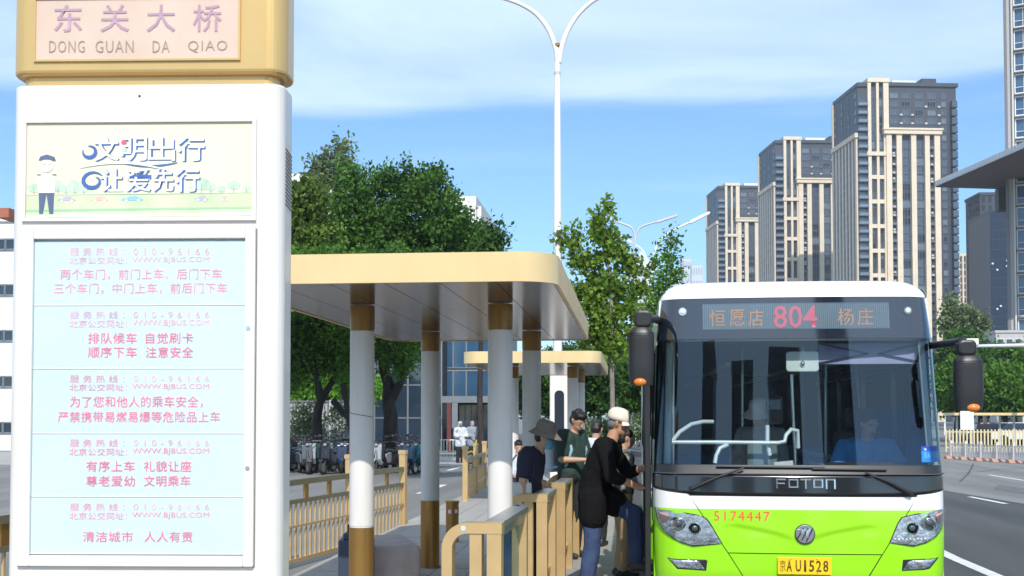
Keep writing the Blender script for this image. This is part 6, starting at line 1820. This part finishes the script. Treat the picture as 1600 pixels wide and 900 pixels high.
bm_ = MB().box(-.012, .012, -.012, .012, .14, HB - .04).mesh('bar', M_BAR); pm = MB().box(-.05, .05, -.05, .05, .0, HB + .12).mesh('post', mat('barrier_pale_post', (.62, .55, .52), rough=.6)); fm_ = MB(); fm_.prism([(-.16, 0), (.16, 0), (.06, .14), (-.06, .14)], -.28, .28, axis='y'); fm_ = fm_.mesh('foot', M_FEET)
nseg = max(2, round(L_ / 1.15)); sg = L_ / nseg
for k in range(nseg + 1):
    obj('post', pm, w, (k * sg, 0, 0)); obj('foot', fm_, w, (k * sg, 0, 0))
    if k < nseg:
        for z in (.11, HB - .04): MB().box(k * sg + .051, (k + 1) * sg - .051, -.02, .02, z, z + .035).build('rail', M_BAR, w)
        for j in range(10): obj('bar', bm_, w, (k * sg + sg * (j + .5) / 10, 0, 0))
w, W_, H_ = wall_thing('far_shelter', 'cream roofed bus shelter across the road under the trees', 'bus shelter', 1484, 1640, 74, 645)
MB().box(0, W_, -1, 1.5, H_ - .16, H_).build('roof', M_FASCIA, w)
for k in range(7): MB().cyl((W_ * (k + .5) / 7, 0), .07, 0, H_ - .161, 10).build('post', M_LAMPG, w)
mb = MB(); mb.box(.3, 1.1, -1.2, -1.15, 1.05, 2.2); o_ = mb.build('notice_board', mat('board_white', (.72, .72, .70), rough=.5), w); MB().cyl((.7, -1.17), .03, 0, 1.049, 8).build('board_post', M_LAMPG, w)
def car(label, px, Y, paint, rz=0.0):
    q = at(px, 680, Y); t = thing('parked_car', label, 'car', (q.x, Y, 0), rz)
    mb = MB(); mb.prism([(-2.15, .35), (-2.2, .62), (-2.0, .85), (-1.35, .95), (1.0, .92), (1.9, .78), (2.15, .60), (2.15, .35)], -.87, .87, axis='y'); mb.build('body', paint, t, bevel=.08, seg=3)
    mb = MB(); mb.prism([(-1.55, .9505), (-1.05, 1.40), (.25, 1.42), (1.0, .9505)], -.74, .74, axis='y'); cb = mb.build('cabin', GLS, t, bevel=.05)
    mb = MB(); mb.prism([(-1.0, 1.4205), (.22, 1.4405), (.15, 1.48), (-.92, 1.47)], -.66, .66, axis='y'); mb.build('roof', paint, t, bevel=.02)
    for x in (-1.35, 1.35):
        for y in (-.80, .80): MB().tube([(x, y - .1, .33), (x, y + .1, .33)], .33, 18).build('wheel', M_RUBBER, t)
    for y in (-.6, .6): MB().ball((2.12, y, .66), (.08, .16, .08), 10, 6).build('headlight', mat('clear_lamp', (.75, .8, .85)), t)
car('dark car parked behind the far picket fence', 1552, 80, mat('car_dark', (.02, .025, .04), rough=.3, coat=.6), R(5)); car('white car partly showing at the right edge behind the fence', 1592, 79, mat('car_white', (.7, .7, .7), rough=.3, coat=.6), R(5))
for k, px in enumerate((1534, 1544)):
    q = at(px, 670, 69 + k); person(('far pedestrian in dark clothes behind the picket fence', 'second far pedestrian, just right of the first, behind the picket fence')[k], (q.x, 69 + k, 0), R(90), shirt=C_NAVY if k else C_DARK, trousers=C_DARK, hair=M_HAIR, hands=False, voxel=.03)

# ---- right edge tower, glass canopy and the blue glass block
TY = 195.0
xL = at(1572, 300, TY).x; xF = at(1586, 300, TY).x
t = thing('edge_tower', 'pale tower with white framed windows cut by the right edge of the picture', 'building', (xL, TY, 0), R(-22))
M_PCON = mat('pale_concrete', (.42, .41, .41), rough=.7, var=.04); M_WF = mat('white_frame', (.72, .72, .72), rough=.5); M_TB = mat('tower_grey', (.26, .27, .30), rough=.6)
HT = 92.0
MB().box(xF - xL, xF - xL + 26, .4, 30, 0, HT).build('wall', M_TB, t)
MB().box(0, .45, -.6, 2, 0, HT).build('fin', mat('dark_fin', (.16, .16, .17), rough=.5), t); MB().box(.451, 1.15, -.3, 30, 0, HT).build('fin', M_PCON, t); MB().box(1.151, xF - xL - .01, -.8, 30, 0, HT).build('fin', mat('cream_fin', (.55, .53, .49), rough=.6), t)
fh = 3.65; x0_ = xF - xL + .25
gm = MB(); gm.box(0, 2.5, .2, .3, 0, 2.9); gm = gm.mesh('window', GLS2)
fb = MB(); fb.box(-.16, 0, -.1, .35, -.2, 3.1); fb.box(2.5, 2.66, -.1, .35, -.2, 3.1); fb.box(0, 2.5, -.1, .35, 2.9, 3.1); fb.box(0, 2.5, -.1, .35, -.2, 0); fb.box(1.2, 1.28, .05, .31, 0, 2.9); fb.box(0, 2.5, .05, .19, .9, .98); fb = fb.mesh('frame', M_WF)
bb = MB().box(-.16, 2.66, -.7, .39, 3.15, 3.32).mesh('ledge', mat('dark_ledge', (.14, .14, .15), rough=.6))
for r_ in range(3, 25):
    for c_ in range(5):
        o_ = obj('window', gm, t, (x0_ + c_ * 3.0, 0, r_ * fh)); obj('frame', fb, o_)
        obj('ledge', bb, t, (x0_ + c_ * 3.0, 0, r_ * fh))
MB().box(-.5, 30, -3, 31, HT + .01, HT + .6).build('roof', M_PCON, t)
# canopy slab: flat plate, its near fascia rising to the right
hc = at(1462, 291, 200).z; A = at(1461, 291, 200)
Bx = ray(1640, 213); tB = (hc - CAMH) / Bx.z; B_ = Vector((0, 0, CAMH)) + Bx * tB
Cx = at(1566, 299, 203)
can = thing('entrance_canopy', 'flat cantilevered canopy slab with dark underside jutting from the edge tower', 'canopy', (A.x, A.y, hc))
poly = [(0, 0), (B_.x - A.x, B_.y - A.y), (B_.x - A.x + 15, B_.y - A.y + 3), (Cx.x - A.x + 8, Cx.y - A.y - .5), (Cx.x - A.x, Cx.y - A.y)]
mb = MB(); mb.prism(poly, -.06, .85); mb.build('slab', mat('pale_fascia_metal', (.50, .51, .53), rough=.4, metal=.3), can, fix=True)
mb = MB(); sc_ = [(x * .985 + .12, y * .985 + .08) for x, y in poly]; mb.prism(sc_, -.16, -.061); mb.build('soffit', mat('brown_soffit', (.10, .075, .065), rough=.7), can, fix=True)
fp0, fp1 = Vector((0, 0, 0)), Vector((B_.x - A.x, B_.y - A.y, 0)); dd = (fp1 - fp0); nrib = int(dd.length / .9); nd = Vector((dd.y, -dd.x, 0)).normalized()
rib = MB().box(-.04, .04, -.06, -.001, .05, .84).mesh('fascia_rib', mat('rib_grey', (.36, .37, .39), rough=.5))
for k in range(min(60, nrib)):
    p = fp0 + dd * ((k + .5) / nrib); obj('fascia_rib', rib, can, p, (0, 0, math.atan2(dd.y, dd.x)))
p0 = at(1556, 297, 203); p1 = at(1573, 297, 203)
MB().box(p0.x - A.x, p1.x - A.x + 3, 1.5, 3.5, -(hc - at(1560, 331, 203).z), -.162).build('support_wall', mat('dark_brown_wall', (.07, .06, .06), rough=.7), can)
# dark tower with cream pilasters, blue glass front
def mini_tower(name, label, Y, px0, px1, ytop, wall_m, pil_m, npil, glass, rows_, yaw, deep=14, zlow=0, plow=1.0, lights=False):
    a, b_ = at(px0, ytop, Y), at(px1, ytop, Y); t = thing(name, label, 'building', (a.x, Y, 0), yaw); wd_, hh = b_.x - a.x, a.z
    MB().box(0, wd_, 0, deep, 0, hh).build('wall', wall_m, t); MB().box(-.3, wd_ + .3, -.3, deep + .3, hh + .001, hh + 1).build('parapet', pil_m if plow == 1 else wall_m, t)
    pm_ = MB().box(-.35, .35, -.5, -.001, 0, hh * plow).mesh('pilaster', pil_m)
    for k in range(npil): obj('pilaster', pm_, t, (wd_ * k / max(1, npil - 1), 0, 0))
    cw_ = wd_ / max(1, npil - 1); rh = hh / rows_
    wm_ = MB().box(.55, cw_ - .55, -.12, -.001, .5, rh - .4).mesh('window', glass)
    n_ = 0
    for r_ in range(rows_ - 1, -1, -1):
        if rh * r_ < zlow: break
        for c_ in range(npil - 1): obj('window', wm_, t, (cw_ * c_, 0, rh * r_))
    for s_, xx in ((-1, 0), (1, wd_)):
        pass
    sm_ = MB().box(-.10, -.001, .6, 2.4, .8, rh - .5).mesh('window', glass)
    for r_ in range(rows_ - 1, -1, -1):
        if rh * r_ < zlow: break
        for c_ in range(int(deep // 3)): obj('window', sm_, t, (0, c_ * 3, rh * r_))
    return t
M_DG = mat('tower_slate', (.036, .042, .060), rough=.5, var=.1, scale=.1); M_CRM = mat('tower_cream_stone', (.66, .55, .42), rough=.75, var=.05, scale=.3)
GT = mat('tower_glass', (.035, .05, .075), rough=.12, var=.4, scale=.08, spec=.9, col2=(.09, .12, .16))
GT2 = mat('tower_glass_pale', (.14, .18, .22), rough=.25, var=.3, scale=.2)
GT3 = mat('tower_glass_dark', (.015, .018, .025), rough=.15, var=.3)
mini_tower('slate_tower', 'slate coloured tower with cream lower pilasters behind the canopy', 420, 1531, 1574, 305, M_DG, M_CRM, 5, GT3, 26, R(4), plow=.62, zlow=25)
mb_t = facade('blue_glass_block', 'deep blue curtain wall block with tiny white specks, right background', 1546, 1576, 330, 330, 20, 8, 22, mat('deep_blue_glass', (.012, .024, .050), rough=.3, var=.2, scale=.1, spec=.3), mat('deep_blue_wall', (.03, .045, .08), rough=.4), mat('deep_blue_mullion', (.05, .07, .11), rough=.4), .96, .95)
sp = MB().ball((0, -.3, 0), .35, 6, 4).mesh('white_light_speck', M_WF)  # white balls stand for points of light on the glass; they emit none
for k in range(14): obj('light_speck', sp, mb_t, (random.uniform(.5, 5.2), -.1, random.uniform(10, 55)))
mini_tower('cream_block', 'small cream apartment block between the big tower and the slate tower', 520, 1498, 1529, 400, mat('cream_block_wall', (.40, .32, .28), rough=.7), M_CRM, 6, GT3, 24, R(3), zlow=20)
# low white hall under the canopy
facade('low_hall', 'low grey hall with slanted roof edge under the canopy', 1556, 1640, 150, 520, 20, 6, 3, GLS, M_PCON, M_WF, .7, .6)
# hazy distance, left of the towers
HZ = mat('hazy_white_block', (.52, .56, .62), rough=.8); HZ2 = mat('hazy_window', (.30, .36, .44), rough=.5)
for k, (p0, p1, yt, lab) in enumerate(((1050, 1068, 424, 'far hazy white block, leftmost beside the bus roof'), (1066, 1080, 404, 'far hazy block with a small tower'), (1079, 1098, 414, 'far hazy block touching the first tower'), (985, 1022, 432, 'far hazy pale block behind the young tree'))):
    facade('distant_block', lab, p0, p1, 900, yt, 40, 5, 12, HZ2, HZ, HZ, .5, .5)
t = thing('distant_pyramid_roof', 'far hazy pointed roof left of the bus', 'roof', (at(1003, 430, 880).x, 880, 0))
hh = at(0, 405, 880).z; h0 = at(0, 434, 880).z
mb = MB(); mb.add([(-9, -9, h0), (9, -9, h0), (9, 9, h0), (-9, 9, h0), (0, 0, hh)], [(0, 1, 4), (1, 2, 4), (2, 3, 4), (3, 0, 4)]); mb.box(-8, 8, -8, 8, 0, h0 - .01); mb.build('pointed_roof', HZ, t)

# ================================================================== the three apartment towers
M_CRM_SHADE = mat('tower_cream_shaded', (.62, .54, .46), rough=.75, var=.05, scale=.3)  # cream stone greyed to carry the shade of the left flank
FH = 2.8; NF = 40; LOW = 15
def window_mesh(w_, h_, g, split=2):
    mb = MB(); mb.box(0, w_, -.02, .10, 0, h_); mb.m = 1; f = .10
    mb.box(-f, 0, -.12, .12, -f, h_ + f); mb.box(w_, w_ + f, -.12, .12, -f, h_ + f); mb.box(0, w_, -.12, .12, -f, 0); mb.box(0, w_, -.12, .12, h_, h_ + f)
    for k in range(1, split): mb.box(w_ * k / split - .05, w_ * k / split + .05, -.08, -.021, 0, h_)
    return mb.mesh('window', [g, M_FRD])
M_FRD = mat('tower_frame', (.14, .15, .17), rough=.5)
def make_tower():
    t = thing('apartment_tower', 'x', 'building', (0, 0, 0), group='cream and slate apartment towers')
    D, W = 24.0, 33.5
    top = FH * NF
    # masses
    MB().box(.6, 10.1, .6, D, 0, top - .5).build('corner_mass', M_DG, t)
    MB().box(10.1005, W, 1.2, D, 0, top - 1.2).build('main_mass', M_DG, t)
    MB().box(8.6, 26.8, 0.0, 1.199, 0, 94.2).build('front_bay', M_DG, t)
    MB().box(0, 3.1, .3, .599, 0, top - 3).build('corner_face', M_DG, t)
    MB().box(9.9, W + .6, .6, D + .6, top - 1.199, top).build('parapet', M_DG, t)
    MB().box(-.2, 3.2, 0, D + .3, top - 1.7, top - .4).build('parapet', M_DG, t)
    MB().box(3.0, 10.3, -.9, 8, top - .4, top + .9).build('parapet', M_CRM, t)
    MB().box(14, 22, 6, 14, top + .001, top + 2.2).build('plant_room', M_WF, t); MB().box(24, 29, 6, 12, top + .001, top + 3).build('plant_room', M_DG, t)
    # cream strip of the corner
    for (a, b_) in ((3.1, 4.2), (5.95, 6.8), (8.35, 10.1)): MB().box(a, b_, -.6, .5995, 0, top - .41).build('pilaster', M_CRM, t)
    k = 0
    for z in [top - 24.8] + [top - 32.4 - 8.1 * q for q in range(10)]:
        if z < 3: break
        MB().box(2.6 if k == 0 else 4.201, 10.3 if k == 0 else 8.349, -1.0 if k == 0 else -.45, -.601 if k == 0 else .5995, z, z + 1.3).build('cross_beam', M_CRM, t); k += 1
    # front bay pilasters and cornice
    for (a, b_) in ((8.9, 10.7), (12.3, 14.1), (17.2, 18.9), (21.8, 23.4), (25.0, 26.9)): MB().box(a, b_, -1.3, -.001 if a > 9 else -.6005, 0, 94.3).build('pilaster', M_CRM, t)
    MB().box(8.0, 27.4, -1.9, 1.0, 94.301, 95.6).build('cornice', M_CRM, t); MB().box(7.7, 27.7, -2.2, 1.1, 95.601, 96.2).build('cornice', M_CRM, t)
    # left flank: pilasters below, slate above, cornice between
    MB().box(.0, .5995, .6, D, 0, top - 1.71).build('flank', M_DG, t)
    for q in range(8):
        y = .8 + q * 3.2; MB().box(-.5, -.001, y, y + (1.6 if q == 0 else 1.35), 0, 93.4).build('pilaster', M_CRM if q == 0 else M_CRM_SHADE, t)
    MB().box(-1.0, .2 - .201, .3, D + .3, 93.401, 94.9).build('cornice', M_CRM, t); MB().box(-.55, -.001, D - .5, D + .4, 94.901, top - 1.71).build('pilaster', M_CRM, t)
    # windows: three looks, shared meshes
    def kinds(w_, h_, split=2): return [window_mesh(w_, h_, g, split) for g in (GT, GT, GT, GT3, GT2)]
    kF, kS, kU, kR, kL = kinds(2.9, 2.2, 3), kinds(1.3, 2.2, 1), kinds(2.6, 1.6, 3), kinds(1.4, 1.6, 1), kinds(1.7, 1.7, 1)
    rg = random.Random(11)
    rest = MB()
    def put(ks, x, y, z, low, flank=False):
        w_, h_ = max(v.co.x for v in ks[0].vertices) - .1, max(v.co.z for v in ks[0].vertices) - .1
        if low:
            if flank: rest.box(x - .05, x - .0, y, y + w_, z, z + h_)
            else: rest.box(x, x + w_, y - .05, y, z, z + h_)
            return
        obj('window', rg.choice(ks), t, (x, y - .01 if not flank else y + w_, z), (0, 0, R(-90)) if flank else None)
    for f in range(1, NF):
        z = f * FH; low = f < LOW
        if z < 90.5:
            put(kF, 14.2, -.01, z + .3, low); put(kF, 18.95, -.01, z + .3, low)
        elif z > 97 and z < top - 4:
            for x in (11.2, 15.2, 19.6, 23.9): put(kU, x, 1.19, z + .5, low)
        if z < top - 4:
            put(kR, 28.6, 1.19, z + .6, low)
            if not (f % 3 == 0): put(kS, 4.4, .58, z + .3, low); put(kS, 6.95, .58, z + .3, low)
            elif z > 90: put(kS, 4.4, .58, z + .3, low); put(kS, 6.95, .58, z + .3, low)
        for q in range(7):
            if z < 91 and (q % 2 == 0 or True): 
                if low: put(kL, -.0, 2.0 + q * 3.2, z + .5, True, True)
                elif q < 6 or True: put(kL, -.02, 2.0 + q * 3.2, z + .5, False, True)
            elif z > 96 and z < top - 4 and q % 2 == 0: put(kL, -.02, 2.2 + q * 3.2, z + .5, False, True)
    rest.build('lower_windows', GT, t, kind='stuff')
    # balconies
    bc = MB(); bc.box(0, 3.0, -.9, .298, 0, .25); bc.m = 1; bc.box(.0, 3.0, -.95, -.90, .2501, 1.15); bc.box(-.05, 0, -.9, .298, .2501, 1.15); bc.m = 2; bc.box(.1, 2.9, .15, .299, .3, 2.5)
    bc = bc.mesh('corner_balcony', [M_DG, GT2, GT])
    bn = MB(); bn.box(0, 1.58, -.9, -.002, 0, .9); bn = bn.mesh('balcony', mat('balcony_slate', (.10, .11, .12), rough=.6, var=.3, scale=1))
    be = MB(); be.box(0, 1.9, -.5, 1.19, 0, .5); be.m = 1; be.box(.05, 1.85, -.45, 1.1, .501, 2.3); be = be.mesh('bay_window', [M_DG, GT])
    for f in range(LOW, NF - 2):
        z = f * FH
        obj('corner_balcony', bc, t, (0.05, 0, z))
        if z < 91: obj('balcony', bn, t, (10.71, 0, z)); obj('balcony', bn, t, (23.41, 0, z))
        obj('bay_window', be, t, (31.4, 0, z))
    acm = MB().box(0, .85, -.38, 0, 0, .6).mesh('air_conditioner', mat('weathered_casing', (.42, .42, .41), rough=.6))
    for q in range(26):
        f = rg.randrange(LOW + 1, NF - 8); c_ = rg.choice((10.9, 23.6)); obj('air_conditioner', acm, t, (c_, -.905, f * FH + rg.choice((.1, .95))))
    for q in range(10): obj('air_conditioner', acm, t, (rg.choice((14.4, 18.2, 22.8, 27.2)), 1.195, rg.randrange(35, 38) * FH + .2))
    rs = MB()
    for f in range(1, LOW):
        z = f * FH; rs.box(.05, 3.05, -.9, .298, z, z + 1.1); rs.box(10.71, 12.29, -.9, -.002, z, z + .9); rs.box(23.41, 24.99, -.9, -.002, z, z + .9); rs.box(31.4, 33.3, -.5, 1.19, z, z + .5)
    rs.build('lower_balconies', M_DG, t, kind='stuff')
    return t
T3 = make_tower()
def place_tower(t, px, Y, label, rz=R(9), top_px=None):
    p = at(px, 400, Y)
    t.location = (p.x, Y, 0); t.rotation_euler = (0, 0, rz); t['label'] = label
place_tower(T3, 1343, 385, 'tallest and nearest cream and slate apartment tower, rising behind the bus')
T2 = copy_tree(T3); place_tower(T2, 1213, 463, 'middle one of three cream and slate apartment towers')
T1 = copy_tree(T3); place_tower(T1, 1123, 553, 'farthest and leftmost of the three cream and slate apartment towers')

# towers behind the camera, the ones mirrored as dark bands in the bus windscreen
for k, (a0, a1, hgt, dist, lab) in enumerate(((-8.4, -6.4, 62, 150, 'slim tower behind the camera, leftmost in the windscreen reflection'), (-3.0, .8, 58, 150, 'tower behind the camera, second in the windscreen reflection'),
        (4.0, 9.4, 60, 150, 'broad tower behind the camera in the middle of the windscreen reflection'), (14.2, 18.6, 96, 150, 'tall tower behind the camera, right band of the windscreen reflection'))):
    xa_, xb_ = 1.5 + dist * math.tan(R(a0)), 1.5 + dist * math.tan(R(a1))
    t = thing('reflected_tower', lab, 'building', (xb_, -dist, 0), R(180)); wd_ = xb_ - xa_
    MB().box(0, wd_, 0, 16, 0, hgt).build('wall', M_DG, t); MB().box(-.3, wd_ + .3, -.3, 16.3, hgt + .001, hgt + 1.2).build('parapet', M_DG, t)
    nc_ = max(2, int(wd_ / 3.2)); cw_ = wd_ / nc_; wme = MB().box(.5, cw_ - .5, -.08, -.001, .7, 2.4).mesh('window', GT3)
    for r_ in range(int(hgt // 3)):
        for c_ in range(nc_): obj('window', wme, t, (cw_ * c_, 0, r_ * 3.0))

# thin city air
hz = MB(); hz.box(-420, 520, -190, 980, -1.2, 128)
hzo = hz.build('haze', M_WF)
hm = bpy.data.materials.new('haze'); hm.use_nodes = True; hn, hl_ = hm.node_tree.nodes, hm.node_tree.links; hn.clear()
ho = hn.new('ShaderNodeOutputMaterial'); hv = hn.new('ShaderNodeVolumePrincipled'); hv.inputs['Color'].default_value = (.86, .92, 1.0, 1); hv.inputs['Density'].default_value = .00030; hv.inputs['Anisotropy'].default_value = .3
hl_.new(hv.outputs[0], ho.inputs['Volume']); hzo.data.materials.clear(); hzo.data.materials.append(hm); hzo['kind'] = 'stuff'

for o_ in list(BENCH.collection.objects): bpy.data.objects.remove(o_)
bpy.data.scenes.remove(BENCH)
